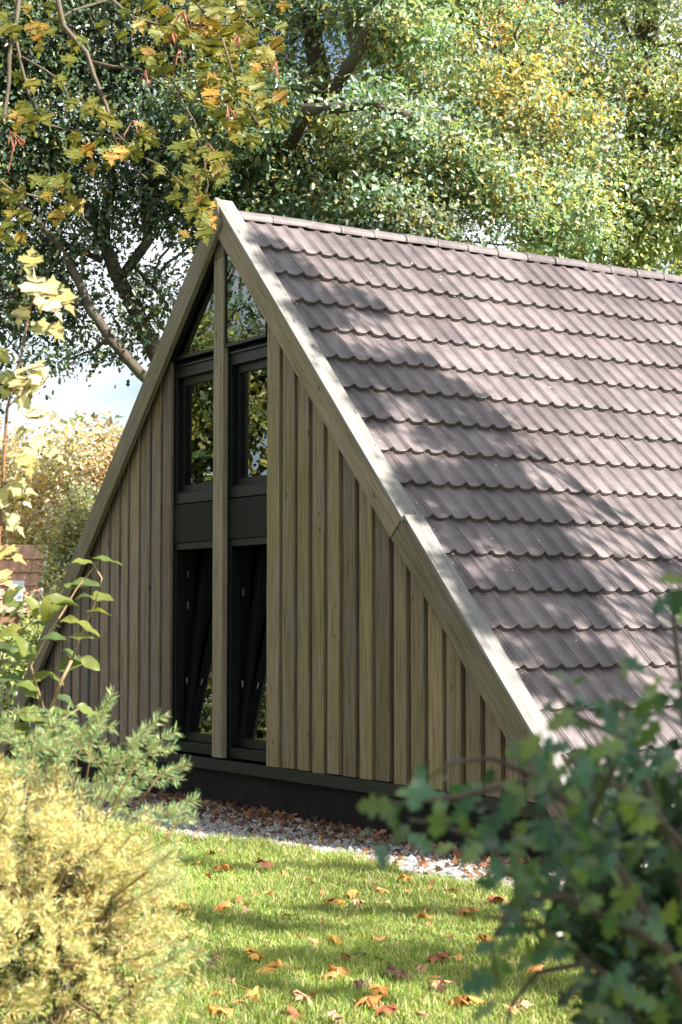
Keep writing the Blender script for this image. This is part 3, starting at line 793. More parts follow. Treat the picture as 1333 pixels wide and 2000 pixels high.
# leaf litter against the wall, joined
def litter():
    n = 1900
    X = rng.uniform(-1.0, 6.0, n); Y = -np.abs(rng.gamma(1.5, 0.20, n)); Y = 0.09+Y
    P = np.column_stack([X, Y, 0.012+0.03*rng.random(n)]); ok = (Y > lawn_y(X)-0.1)
    P = P[ok]; n = len(P)
    yd = unit(n)*np.array([1, 1, 0.6]); nd = unit(n)*0.9+np.array([0, 0, 1])
    T = palette(n, [(0.20, 0.09, 0.05), (0.13, 0.07, 0.05), (0.34, 0.15, 0.06), (0.28, 0.18, 0.12), (0.09, 0.06, 0.05)], [3, 4, 1.2, 2.5, 3], 0.25)
    V, F, T = scatter(P, yd, nd, 0.038+0.035*rng.random(n), 'maple', T)
    V[:, 2] = np.maximum(V[:, 2], 0.006)
    o = obj('leaf_litter', mesh('leaf_litter', V, F, M['dry'], False, T)); tag(o, 'brown dead leaves drifted against the black plinth', 'leaf litter', kind='stuff')
    # scattered small bits through the lawn
    n = 420; P = np.column_stack([rng.uniform(0.8, 8, n), rng.uniform(-5, -0.9, n), 0.03+0.03*rng.random(n)])
    P = P[in_view(P, 60)]; n = len(P)
    yd = unit(n)*np.array([1, 1, 0.4]); nd = unit(n)*0.7+np.array([0, 0, 1])
    T = palette(n, [(0.45, 0.22, 0.09), (0.32, 0.14, 0.08), (0.5, 0.36, 0.2), (0.2, 0.09, 0.06)], None, 0.25)
    V, F, T = scatter(P, yd, nd, 0.025+0.035*rng.random(n), 'maple', T)
    o = obj('leaf_scraps', mesh('leaf_scraps', V, F, M['dry'], False, T)); tag(o, 'small dry leaf scraps scattered through the lawn grass', 'leaf litter', kind='stuff')
litter()
# leaves caught on the roof
for (px, py, sz, lab) in [(852, 1055, 0.85, 'bright orange leaf caught on the tiles beside the verge board joint'), (968, 1247, 0.5, 'small tan leaf resting on the tiles low beside the verge')]:
    p = on_roof(px, py, 0.035); o = obj('fallen_leaf', FL['orange'][0], None, p); o.rotation_euler = (0.3, TH, 1.2); o.scale = (sz,)*3
    tag(o, lab, 'leaf')

def roof_bits():
    n = 420; q = np.abs(rng.normal(0, 1, n)); y = 0.165+q*np.where(rng.random(n) < 0.5, 0.05, 1.6); x = rng.uniform(0.3, 4.3, n)
    P = np.column_stack([x, y, AZ-SL*x]) + np.array([ST, 0, CT])*-0.018
    yd = unit(n)*0.6+np.array([0, 1, 0.0]); nd = unit(n)*0.5+np.array([ST, 0, CT])
    V, F, T = scatter(P, yd, nd, rng.uniform(0.006, 0.020, n), 'tiny', palette(n, [(0.5, 0.48, 0.44), (0.3, 0.2, 0.12), (0.18, 0.2, 0.08)], [3, 1.5, 1]))
    o = obj('roof_debris', mesh('roof_debris', V, F, M['dry'], False, T)); tag(o, 'pale crumbs and leaf bits lying on the tiles along the verge', 'debris', kind='stuff')
roof_bits()

# ================================================================== BACKGROUND TREES
def B(px, py, d, rpx, ry=None, rd=None):
    p = at(px, py, d); r = rpx*d/FPX
    return (p[0], p[1], p[2], r, r if rd is None else rd, (ry or rpx)*d/FPX)
G_OAK = [(0.21, 0.31, 0.21), (0.30, 0.40, 0.29), (0.13, 0.22, 0.15), (0.40, 0.44, 0.24), (0.48, 0.38, 0.13)]
# big oak behind the roof
d = 25
base = at(700, 1300, d); base[2] = 0
limbs = [([base, at(700, 900, d), at(690, 500, d), at(640, 250, d), at(610, 60, d), at(600, -200, d)], 0.36, 0.08),
         ([at(690, 500, d), at(700, 300, d), at(650, 180, d-1), at(700, 100, d-1.5), at(760, -40, d-2)], 0.15, 0.06),
         ([at(650, 420, d), at(560, 300, d-1), at(600, 215, d-2), at(720, 205, d-2.3), at(800, 225, d-2.5)], 0.14, 0.05),
         ([at(690, 560, d), at(800, 430, d), at(900, 300, d), at(1000, 150, d)], 0.2, 0.07)]
blobs = [B(600,60,d,150), B(780,40,d-1,170), B(950,60,d,160), B(560,250,d-1,130), B(720,300,d-2,150), B(880,270,d-2,150), B(1020,250,d-1,140), B(640,420,d-1,130),
         B(800,430,d-2,130), B(950,420,d-2,120), B(500,350,d,110), B(480,130,d,110), B(860,-120,d,180), B(640,-130,d,180), B(1080,420,d-1,110), B(560,450,d,90)]
tree('oak_tree', 'tall sunlit green oak rising directly behind the tiled roof ridge', 'tree', base, limbs, blobs, 135000, 0.086, G_OAK, [4, 4, 2, 2, 1],
     holes=0.40, clump=0.24, per=42, extra_twigs=120, patchcols=[(at(700, 330, 23), 0.5, (0.25, 0.2, 0.05)), (at(640, 200, 24), 0.9, (0.4, 0.34, 0.08)), (at(1000, 140, 23.6), 0.5, (0.62, 0.45, 0.16)), (at(1060, 210, 23.6), 0.5, (0.62, 0.45, 0.16)), (at(1010, 325, 23.2), 0.3, (0.62, 0.45, 0.16)), (at(960, 5, 24), 0.3, (0.62, 0.47, 0.18))])
# oak to the right, yellower
d = 27
base = at(1250, 1300, d); base[2] = 0
limbs = [([base, at(1250, 800, d), at(1235, 400, d), at(1260, 100, d), at(1280, -200, d)], 0.38, 0.14), ([at(1240, 500, d), at(1140, 350, d), at(1100, 150, d-1), at(1090, -50, d-1)], 0.2, 0.08),
         ([at(1245, 420, d), at(1330, 250, d), at(1380, 60, d)], 0.18, 0.07)]
blobs = [B(1150,60,d,150), B(1300,40,d,170), B(1230,230,d-1,150), B(1340,330,d-1,150), B(1180,400,d-1,120), B(1290,470,d-1,110), B(1450,200,d,180), B(1250,-120,d,180), B(1100,500,d,80), B(1400,480,d,120)]
tree('oak_tree', 'yellow-green oak at the right behind the far end of the ridge', 'tree', base, limbs, blobs, 95000, 0.09, [(0.28, 0.38, 0.24), (0.38, 0.44, 0.26), (0.52, 0.46, 0.22), (0.20, 0.30, 0.18)], [3, 3, 2, 2],
     holes=0.40, clump=0.26, per=40, extra_twigs=90)
# golden tree further back seen through a gap
d = 34
base = at(1030, 1300, d); base[2] = 0
tree('maple_tree', 'golden orange tree glimpsed high between the two oaks', 'tree', base, [([base, at(1035, 700, d), at(1040, 250, d), at(1050, 0, d)], 0.3, 0.1)],
     [B(1040,150,d,110), B(960,20,d,120), B(1090,240,d,80), B(1000,330,d,70), B(1020,-80,d,120)], 9000, 0.15, [(0.75, 0.42, 0.10), (0.68, 0.48, 0.16), (0.6, 0.45, 0.16)], None, clump=0.25, per=20, extra_twigs=20)
# dark oak at the left with leaning limbs against the sky
d = 24
base = at(420, 1250, d); base[2] = 0
p0 = at(360, 800, d)
limbs = [([base, at(400, 950, d), p0], 0.34, 0.26),
         ([p0, at(300, 680, d), at(262, 600, d), at(225, 530, d), at(200, 460, d), at(165, 400, d), at(120, 330, d), at(60, 250, d)], 0.135, 0.05),
         ([p0, at(275, 730, d-.5), at(215, 660, d-.5), at(175, 600, d-.5), at(150, 540, d-.5), at(115, 480, d-.5), at(80, 440, d-.5)], 0.085, 0.045),
         ([at(205, 480, d), at(205, 420, d), at(222, 360, d), at(210, 260, d), at(220, 130, d), at(240, 20, d)], 0.085, 0.05),
         ([at(235, 545, d), at(290, 470, d), at(280, 380, d), at(330, 200, d), at(335, 90, d), at(350, -60, d)], 0.08, 0.06),
         ([at(262, 520, d), at(300, 560, d), at(330, 600, d)], 0.03, 0.02), ([at(200, 510, d), at(140, 480, d), at(60, 470, d), at(-40, 500, d)], 0.045, 0.02),
         ([at(170, 590, d-.5), at(100, 600, d-.5), at(20, 590, d-.5), at(-60, 600, d-.5)], 0.03, 0.015)]
blobs = [B(60,60,d,130), B(220,60,d,120), B(380,40,d,120), B(430,220,d-1,110), B(120,220,d,120), B(270,230,d,110), B(40,330,d,100), B(180,360,d,80), B(330,370,d,90), B(400,420,d,80),
         B(60,480,d,75), B(20,600,d,70), B(130,500,d,60), B(290,560,d,55), B(270,640,d,48), B(110,620,d,45), B(215,450,d,50), B(200,700,d,30,20), B(-80,300,d,150), B(-60,60,d,150), B(40,700,d,35,22), B(420,330,d,90), B(60,560,d,55), B(150,620,d,42), B(110,700,d,34,24), B(215,685,d,24,16), B(0,740,d,45,30)]
tree('oak_tree', 'dark oak with bare leaning limbs against the sky left of the gable', 'tree', base, limbs, blobs, 62000, 0.088, [(0.09, 0.14, 0.085), (0.13, 0.19, 0.11), (0.06, 0.10, 0.07), (0.26, 0.22, 0.07)], [4, 4, 3, 0.8],
     clump=0.22, per=20, extra_twigs=130, patchcols=[(at(250, 620, 24), 0.45, (0.10, 0.11, 0.02))])
for lab, px_, d_, hh_ in (('bright green oak standing beyond the frame to the right of the roof', 1620, 31, 9.5), ('green oak out of frame left of the pale autumn trees', -760, 30, 8.5),
                         ('tall oak far beyond the right end of the roof', 2050, 36, 11.0)):
    b_ = at(px_, 1250, d_); b_[2] = 0
    bl = [(b_[0]+random.uniform(-3, 3), b_[1]+random.uniform(-3, 3), hh_*random.uniform(0.35, 1.0), 1.7) for _ in range(14)]
    tree('oak_tree', lab, 'tree', b_, [([b_, b_+np.array([0.1, 0, hh_*0.4]), b_+np.array([0, 0.2, hh_*0.85])], 0.3, 0.1)], bl, 11000, 0.2, G_OAK, None, kind='tiny', clump=0.4, per=30, extra_twigs=30)
# pale autumn shrubs and trees far behind on the left
BEI = [(0.66, 0.50, 0.34), (0.56, 0.46, 0.30), (0.70, 0.46, 0.32), (0.34, 0.34, 0.20), (0.48, 0.42, 0.24)]
def shrub(name, label, cat, px, py, d, rpx, rpy, leaves, size, cols, w=None, kind='tiny', group=None, clump=0.2, n=6, gz=0.0, per=18, shell=0.5):
    base = at(px, py, d); base[2] = gz
    top = at(px, py-rpy, d)[2]; h = top-gz; r = rpx*d/FPX
    blobs = []
    for i in range(n):
        a = 2*math.pi*i/n + random.random(); q = 0.55*r
        blobs.append((base[0]+q*math.cos(a), base[1]+q*math.sin(a), gz+h*random.uniform(0.35, 0.75), r*0.55, r*0.55, h*0.30))
    blobs.append((base[0], base[1], gz+h*0.72, r*0.5, r*0.5, h*0.28)); blobs.append((base[0], base[1], gz+h*0.3, r*0.9, r*0.9, h*0.3))
    limbs = [(wobble(base, (b[0], b[1], b[2]), 5, 0.05), 0.012*h+0.02, 0.01) for b in blobs]
    return tree(name, label, cat, base, limbs, blobs, leaves, size, cols, w, group, kind=kind, clump=clump, per=per, extra_twigs=40, shell=shell)
shrub('hornbeam_tree', 'pale beige autumn tree behind the tiled shed left of the gable', 'tree', 110, 1000, 41, 130, 190, 15000, 0.14, BEI, None, 'tiny', clump=0.3)
shrub('hornbeam_tree', 'pinkish autumn tree touching the left verge of the roof', 'tree', 225, 1000, 36, 75, 175, 10000, 0.12, [(0.66, 0.42, 0.30), (0.55, 0.42, 0.27), (0.32, 0.30, 0.18)], None, 'tiny', clump=0.25)
shrub('field_maple_tree', 'rusty brown tree behind the orange shed at the left edge', 'tree', -60, 1000, 43, 150, 200, 12000, 0.14, [(0.32, 0.25, 0.15), (0.14, 0.16, 0.09), (0.4, 0.26, 0.15)], None, 'tiny', clump=0.3)
shrub('shrub', 'grey-green rounded shrub in front of the beige trees', 'shrub', 165, 1120, 33, 70, 190, 10000, 0.10, [(0.18, 0.23, 0.15), (0.42, 0.40, 0.23), (0.27, 0.28, 0.16)], None, 'tiny')
shrub('shrub', 'dry twiggy straw-coloured shrub beside the left verge', 'shrub', 155, 1250, 28, 60, 150, 8000, 0.08, [(0.62, 0.50, 0.30), (0.52, 0.44, 0.28), (0.3, 0.32, 0.15)], None, 'tiny')
shrub('shrub', 'low leafy green shrub at the left edge below the shed', 'shrub', 15, 1330, 22, 70, 110, 6000, 0.09, [(0.2, 0.27, 0.12), (0.32, 0.34, 0.13), (0.46, 0.40, 0.17)], None, 'tiny')
shrub('shrub', 'ivy-green shrub behind the lower end of the left verge board', 'shrub', 110, 1340, 20.5, 60, 150, 6000, 0.08, [(0.18, 0.26, 0.11), (0.3, 0.34, 0.12)], None, 'tiny')

# ================================================================== SHED WITH TILED ROOF, far left
d = 36
shed = empty('shed', at(0, 1200, d)*np.array([1, 1, 0]), 'small outbuilding with orange pantile roof and a skylight', 'shed')
mt = plain_mat('clay_tile', (0.50, 0.27, 0.19), 0.7, 0.25, 6)
A_ = at(76, 1066, d); Bq = at(80, 1190, d); 
rv = RGT*1.0; hz = np.array([RGT[0], RGT[1], 0]); hz /= np.linalg.norm(hz)
back = np.array([FWD[0], FWD[1], 0]); back /= np.linalg.norm(back)
rz, ez = A_[2], Bq[2]-0.1
right = A_.copy(); W_ = 2.2; run = 0.9
def SP(a, b, c=0.0):
    """a: metres left of the verge, b: 0 eave..1 ridge, c: lift square to the slope"""
    p = right - hz*a + back*(b*run) ; p[2] = ez + (rz-ez)*b
    nrm = -back*(rz-ez) + np.array([0, 0, run]); nrm /= np.linalg.norm(nrm)
    return p + nrm*c
rows_, cols_ = 5, 9
for i in range(rows_):
    for j in range(cols_):
        b0, b1 = i/rows_, (i+1.15)/rows_; a0, a1 = j*W_/cols_, (j+0.985)*W_/cols_
        lift0, lift1 = 0.05, 0.01
        V = [SP(a0, b0, lift0), SP((a0+a1)/2, b0, lift0+0.03), SP(a1, b0, lift0), SP(a1, b1, lift1), SP((a0+a1)/2, b1, lift1+0.03), SP(a0, b1, lift1),
             SP(a0, b0, lift0-0.03), SP((a0+a1)/2, b0, lift0), SP(a1, b0, lift0-0.03)]
        me = mesh('tile', np.array(V)-V[0], [(0, 1, 4, 5), (1, 2, 3, 4), (6, 7, 1, 0), (7, 8, 2, 1)], mt)
        obj('tile', me, shed, V[0])
mb = MB(); 
V = [SP(0, 0), SP(W_, 0), SP(W_, 1), SP(0, 1)]; g0 = [v.copy() for v in V]
for v in g0: v[2] = 0
g0b = [v+back*0.9*(1 if i > 1 else 1) for i, v in enumerate(g0)]
wv = V + g0; mbw = MB(); mbw.V = [tuple(v) for v in wv]; mbw.F = [(0, 1, 2, 3), (0, 4, 5, 1), (1, 5, 6, 2), (2, 6, 7, 3), (3, 7, 4, 0)]
mbw.build('wall', plain_mat('shed_wall', (0.30, 0.16, 0.11), 0.9, 0.3, 6), shed)
sk = [SP(0.34, 0.16, 0.09), SP(0.66, 0.16, 0.09), SP(0.66, 0.46, 0.09), SP(0.34, 0.46, 0.09)]
sk2 = [SP(0.34, 0.16, 0.02), SP(0.66, 0.16, 0.02), SP(0.66, 0.46, 0.02), SP(0.34, 0.46, 0.02)]
q = MB(); q.V = [tuple(v) for v in sk+sk2]; q.F = [(0, 1, 2, 3), (0, 4, 5, 1), (1, 5, 6, 2), (2, 6, 7, 3), (3, 7, 4, 0)]
q.build('skylight', plain_mat('skylight', (0.75, 0.85, 0.92), 0.15, 0.05, 5), shed)
vb = MB(); vb.tube([SP(-0.03, 0, 0.03), SP(-0.03, 1, 0.03)], 0.035, 6); vb.build('verge_strip', plain_mat('verge_white', (0.75, 0.72, 0.68), 0.6, 0.1, 5), shed)

# ================================================================== PICKET FENCE, far left
d0 = 21
fence = empty('picket_fence', at(0, 1350, d0)*np.array([1, 1, 0]), 'weathered picket fence among shrubs left of the gable', 'fence')
mw = plain_mat('grey_picket', (0.42, 0.38, 0.33), 0.85, 0.3, 25)
for i in range(16):
    p = at(-90+i*11.5, 1500, d0+0.0); z = at(0, 1318, d0)[2]+random.uniform(-0.03, 0.03)
    m_ = MB(); w = 0.022
    a = hz*w
    base = np.array([p[0], p[1], 0.0])
    V = [base-a, base+a, base+a+[0, 0, z-0.04], base+[0, 0, z], base-a+[0, 0, z-0.04]]
    V = V + [v+back*0.018 for v in V]; m_.V = [tuple(v) for v in V]
    m_.F = [(0, 1, 2, 3, 4), (9, 8, 7, 6, 5), (0, 5, 6, 1), (1, 6, 7, 2), (2, 7, 8, 3), (3, 8, 9, 4), (4, 9, 5, 0)]
    m_.build('picket', mw, fence)
for zz in (0.25, 0.7):
    a = at(-95, 1500, d0+0.05); b = at(92, 1500, d0+0.05); a[2] = zz; b[2] = zz
    MB().tube([a, b], 0.025, 4).build('rail', mw, fence)

# ================================================================== TREES OUTSIDE THE FRAME (shade and reflections)
def sunshift(p, t): return np.array(p) + SUN*t
def shade_tree(label, base, targets, t, leaves_per, size, spread, limb_r=0.25, top=None):
    T = empty('shade_tree', base, label, 'tree')
    P = []; C = [sunshift(p, t+random.uniform(-1.2, 1.2)) for p, r in targets]
    for c, (p, r) in zip(C, targets):
        n = int(leaves_per*max(0.4, (r/0.2)**2))
        P.append(c + rng.normal(0, 1, (n, 3))*r*0.60)
    P = np.vstack(P); n = len(P)
    V, F, Tt = scatter(P, unit(n), unit(n)+SUN*0.8, size*(0.7+0.6*rng.random(n)), 'oak', palette(n, G_OAK))
    o = V.mean(0); c = obj('crown', mesh('crown', V-o, F, M['leaf'], False, Tt), T, o); c['kind'] = 'stuff'
    mid = np.mean(C, axis=0); mb = MB(); fork = np.array([base[0], base[1], mid[2]*0.55])
    mb.tube(wobble(base, fork, 6, 0.02), [limb_r*(1-0.08*i) for i in range(7)], 10)
    for cc in C[::3]: mb.tube(wobble(fork, cc, 5, 0.05), [0.06, 0.05, 0.04, 0.03, 0.02, 0.01], 5, False)
    mb.build('trunk', M['bark'], T, True, origin=base)
    return T
roof_sh = [(520,470,30),(560,505,38),(600,560,42),(640,600,45),(700,575,32),(590,610,35),(640,660,35),(740,600,22),
           (690,700,45),(760,720,45),(830,735,48),(900,765,50),(955,815,48),(720,775,40),(850,850,36),(930,870,45),
           (990,900,45),(820,935,45),(890,960,50),(960,975,55),(1045,985,50),(1085,1045,38),(800,970,40),(905,1020,40),(1000,1045,48),
           (880,1110,36),(920,1160,40),(990,1165,45),(1050,1130,45),(1120,1160,45),(1165,1200,38),(930,1215,40),(1060,1200,45),
           (1090,1260,50),(1160,1275,40),(1210,1330,40),(1010,1270,22),(1150,1350,40),(1060,1330,30),(580,530,35),(620,585,35),(700,740,38),(655,690,35),(790,750,40),(860,800,36),(905,830,40),(1000,950,45),(1050,1045,42),(1100,1100,42),(955,1000,40),(880,930,40),(1010,990,42),(1140,1130,40),(1080,1210,42),(1000,1200,40),(740,810,28),(855,915,36),(1120,1300,42),(940,925,40),(820,700,30),(1000,1020,36),(900,1060,34),(1080,1000,34),(1110,1060,34),(1000,1120,34),(830,1010,30),(540,520,30),(620,620,34),(1200,1280,30)]
tg = []
for x, y, r in roof_sh:
    p = on_roof(x, y); z = (p-CAM)@FWD; tg.append((p, r*z/FPX*0.95))
shade_tree('tall oak out of view to the right shading the roof', (10.5, 6.5, 0), tg, 8, 760, 0.07, 1)
lawn_sh = []
def band(x0, y0, x1, y1, r, n):
    for i in range(n):
        f = i/(n-1); p = on_ground(x0+(x1-x0)*f, y0+(y1-y0)*f); lawn_sh.append((p+[0, 0, 0], r*random.uniform(0.8, 1.25)))
band(320, 1795, 590, 1822, 0.20, 6); band(600, 1785, 1000, 1800, 0.15, 7); band(440, 1880, 900, 1900, 0.19, 8); band(330, 1900, 480, 1930, 0.14, 3)
band(700, 1860, 1100, 1880, 0.14, 6); band(560, 1700, 760, 1712, 0.12, 4); band(330, 1690, 480, 1705, 0.12, 4); band(520, 1945, 700, 1955, 0.07, 3); band(900, 1930, 1200, 1960, 0.15, 5)
shade_tree('slender oak out of view to the right dappling the lawn', (13.5, 2.0, 0), lawn_sh, 9, 95, 0.08, 1, 0.16)
bush_sh = [(at(x, y, dd), r) for x, y, dd, r in [(1180,1450,2.0,.22),(1330,1450,2.0,.25),(1050,1600,1.9,.2),(1250,1650,1.9,.28),(1150,1800,1.9,.25),(1350,1850,1.9,.28),(1000,1750,1.9,.14),(1300,1250,2.0,.12),(1450,1600,2,.3),(1450,1400,2,.3)]]
shade_tree('young oak out of view to the right shading the foreground bush', (19, -1.5, 0), bush_sh, 9, 60, 0.09, 1, 0.14)
# garden trees across the lawn, mirrored in the window panes
MIR = CAM*np.array([1, -1, 1])+np.array([0, 0.3, 0])
def refl(px, py, dist):
    R = FWD + RGT*(px-666.5)/FPX - UPV*(py-1000)/FPX
    t = (0.15-CAM[1])/R[1]; h = CAM+R*t; R2 = R*np.array([1, -1, 1]); return h+R2*dist
for (lab, px, py, dd, rad, lv, cols) in [
        ('green and gold garden tree out of view left, mirrored in the upper panes', 440, 800, 13, 1.6, 9000, [(0.15, 0.19, 0.05), (0.28, 0.25, 0.06), (0.09, 0.12, 0.04)]),
        ('tall garden tree out of view left, mirrored in the gable panes', 380, 540, 17, 1.7, 2000, [(0.12, 0.20, 0.13), (0.26, 0.26, 0.11), (0.14, 0.22, 0.13)]),
        ('olive hedge tree out of view left, mirrored in the lower panes', 470, 1150, 12, 1.6, 7000, [(0.10, 0.13, 0.04), (0.20, 0.18, 0.05), (0.07, 0.10, 0.035)])]:
    c = refl(px, py, dd); base = (c[0], c[1], 0)
    bl = [(c[0]+random.uniform(-1, 1)*rad*0.85, c[1]+random.uniform(-1, 1)*rad*0.85, max(0.8, c[2]+random.uniform(-1, .6)*rad*0.9), rad*0.5) for _ in range(14)]
    tree('garden_tree', lab, 'tree', base, [([base, (c[0]+.1, c[1], c[2]*0.5), (c[0], c[1]+.1, c[2])], 0.16, 0.08)]+[([(c[0], c[1], c[2]*0.6), b[:3]], 0.06, 0.02) for b in bl], bl, lv, 0.13, cols, None, clump=0.22, per=20, extra_twigs=30)

for i, (gx, gy, gh, lab) in enumerate([(-19, -4, 4.0, 'low round garden tree out of view far left of the gable'), (-16, -14, 4.5, 'broad garden tree out of view at the far left corner of the lawn'),
        (-7, -17, 8.5, 'tall garden tree out of view across the lawn'), (1, -19, 9.5, 'tall spreading garden tree out of view behind the yew'), (9, -19, 9.5, 'dense garden tree out of view behind the camera'),
        (17, -17, 9.0, 'leafy garden tree out of view behind the foreground bush'), (-11, -15.5, 6.5, 'mid-height garden tree out of view across the lawn corner')]):
    bl = [(gx+random.uniform(-1, 1)*2.6, gy+random.uniform(-1, 1)*2.0, gh*random.uniform(0.2, 0.9), gh*0.22+0.5) for _ in range(12)]
    tree('garden_tree', lab, 'tree', (gx, gy, 0), [([(gx, gy, 0), (gx+.1, gy, gh*0.4), (gx, gy+.2, gh*0.8)], 0.25, 0.1)], bl, 7000, 0.26, [(0.12, 0.16, 0.06), (0.20, 0.21, 0.07), (0.30, 0.26, 0.08)], None, kind='tiny', clump=0.5, per=20, extra_twigs=20)

# ================================================================== FOREGROUND: MAPLE BRANCHES, top left
def orient(o, pos, tip, nrm, parent, sz=1.0):
    """leaf object: base at pos, y axis towards tip, z near nrm"""
    y = Vector(tip).normalized(); x = y.cross(Vector(nrm)).normalized(); z = x.cross(y)
    off = Vector((0, 0, 0)); p = parent
    while p is not None: off += p.location; p = p.parent
    Mx = Matrix(((x[0]*sz, y[0]*sz, z[0]*sz, pos[0]-off[0]), (x[1]*sz, y[1]*sz, z[1]*sz, pos[1]-off[1]), (x[2]*sz, y[2]*sz, z[2]*sz, pos[2]-off[2]), (0, 0, 0, 1)))
    o.matrix_local = Mx
M['mapleleaf'] = leaf_mat('maple_leaf', [(0.15, 0.17, 0.035), (0.20, 0.20, 0.04), (0.12, 0.15, 0.035), (0.25, 0.23, 0.045), (0.17, 0.19, 0.04), (0.22, 0.21, 0.045), (0.46, 0.25, 0.05), (0.19, 0.20, 0.04), (0.14, 0.17, 0.04), (0.34, 0.20, 0.05)], 0.45, 0.5, 0.35)
ML = leaf_meshes('leaf', 'maple', 0.112, 'mapleleaf', 5, fold=0.16, curl=0.28, wave=0.05, stalk=0.5)
dm = 9.5
mbase = at(-420, 1500, dm); mbase[2] = 0
maple = empty('maple_tree', mbase, 'maple with yellowing leaves reaching in from the upper left over the gable', 'tree')
fork = at(-300, 350, dm); 
br = []
def P_(L_, d=dm): return [at(x, y, d+dd) for x, y, dd in L_]
MB().tube([mbase, at(-400, 1000, dm), fork, at(-250, -100, dm), at(-150, -500, dm)], [0.16, 0.14, 0.12, 0.09, 0.05], 10).build('trunk', M['bark_grey'], maple, True, origin=mbase)
branch_defs = [
    ([(-250,-100,0),(-60,-180,0),(105,-40,0),(125,50,0),(170,105,0),(188,150,0),(205,205,0),(222,260,0),(240,310,.1),(290,350,.2)], 0.022, 0.005),
    ([(120,40,0),(150,20,.1),(200,0,.1),(250,-20,.2)], 0.010, 0.006),
    ([(-260,-50,0),(-60,-100,0),(35,-20,0),(28,60,0),(20,110,0),(15,160,0),(10,220,0),(-5,260,0)], 0.020, 0.008),
    ([(30,70,0),(45,130,0),(60,190,0),(90,240,.1),(150,255,.1),(200,265,.2),(250,275,.2),(280,300,.2)], 0.009, 0.003),
    ([(45,110,0),(90,135,0),(125,160,0),(142,200,0),(122,240,0)], 0.007, 0.003),
    ([(175,118,0),(220,127,0),(270,135,-.1),(310,160,-.1),(340,175,-.1),(380,240,-.2),(400,270,-.2)], 0.009, 0.003),
    ([(285,135,-.1),(340,155,-.1),(420,158,-.2)], 0.006, 0.003),
    ([(340,178,-.1),(390,182,-.1),(430,165,-.2)], 0.005, 0.002),
    ([(-100,-160,0),(150,-60,0),(260,30,0),(320,52,0),(400,45,-.1),(470,50,-.1),(500,70,-.1)], 0.013, 0.003),
    ([(340,-40,0),(400,20,-.1),(430,70,-.1),(450,130,-.2),(470,190,-.2),(500,235,-.3)], 0.010, 0.003),
    ([(225,265,0),(270,300,.1),(320,330,.1),(360,360,.1),(390,390,.1),(400,430,0)], 0.006, 0.002),
    ([(-200,200,0),(-60,300,0),(20,370,0),(90,390,.1),(140,400,.2),(180,440,.2)], 0.010, 0.003),
    ([(380,250,-.2),(400,300,-.2),(405,360,-.2),(395,420,-.2),(390,450,-.2)], 0.005, 0.002),
    ([(430,80,0),(480,40,0),(530,60,0),(550,100,0)], 0.006, 0.002)]
for L_, r0, r1 in branch_defs:
    pts = P_(L_); pts = [p+rng.normal(0, 0.006, 3) for p in pts]
    MB().tube(pts, [r0+(r1-r0)*i/(len(pts)-1) for i in range(len(pts))], 6).build('branch', M['bark_grey'], maple, True)
# leaves: dense cluster right of centre, sparse to the left
spots = []
def cl(x, y, sx, sy, n):
    for _ in range(n): spots.append((random.gauss(x, sx), random.gauss(y, sy)))
cl(420, 60, 60, 45, 55); cl(360, 20, 50, 25, 22); cl(450, 150, 45, 35, 38); cl(500, 110, 35, 30, 14); cl(475, 215, 28, 25, 14); cl(400, 300, 28, 28, 18); cl(375, 360, 16, 22, 14)
cl(395, 425, 14, 18, 7); spots += [(395, 445), (375, 400), (455, 235), (500, 265), (530, 95), (545, 75)]
cl(60, 60, 45, 30, 16); cl(50, 200, 30, 35, 12); cl(170, 200, 30, 20, 7); cl(190, 40, 30, 15, 5); cl(210, 285, 40, 22, 16); cl(260, 265, 20, 14, 5); cl(60, 370, 45, 25, 12); cl(110, 350, 20, 14, 5); cl(15, 440, 14, 15, 5); cl(130, 395, 18, 10, 4); cl(300, 110, 20, 20, 7)
allp = [p for L_, a, b in branch_defs for p in P_(L_)]; AP = np.array(allp)
for i, (x, y) in enumerate(spots[:298]):
    p = at(x, y, dm+random.uniform(-0.35, 0.35))
    o = bpy.data.objects.new('leaf', random.choice(ML)); sm_ = 0.78; link(o, maple)
    tip = np.array([0, 0, -1.1]) + RGT*random.uniform(-0.9, 0.9) - FWD*random.uniform(-0.3, 0.6)
    nrm = -FWD*random.uniform(0.7, 1.2) + np.array([0, 0, random.uniform(-0.1, 0.7)]) + RGT*random.uniform(-0.7, 0.7)
    orient(o, p, tip, nrm, maple, sm_*random.uniform(0.72, 1.15))
# seed bunches
kb = MB()
for x, y in [(335,55),(350,95),(445,205),(540,120),(405,275),(420,305),(385,330),(20,255),(30,270),(285,135),(360,20),(260,235),(470,60)]:
    c = at(x, y, dm-0.1)
    for k in range(5):
        e = c+np.array([random.gauss(0, 0.03), random.gauss(0, 0.03), -0.02-abs(random.gauss(0, 0.05))]); kb.tube([c, e, e+np.array([random.gauss(0, .008), random.gauss(0, .008), -0.025])], [0.001, 0.0045, 0.0015], 4)
ks = kb.build('seed_keys', plain_mat('seed_brown', (0.25, 0.09, 0.05), 0.7, 0.3, 40), maple, True); ks['kind'] = 'stuff'

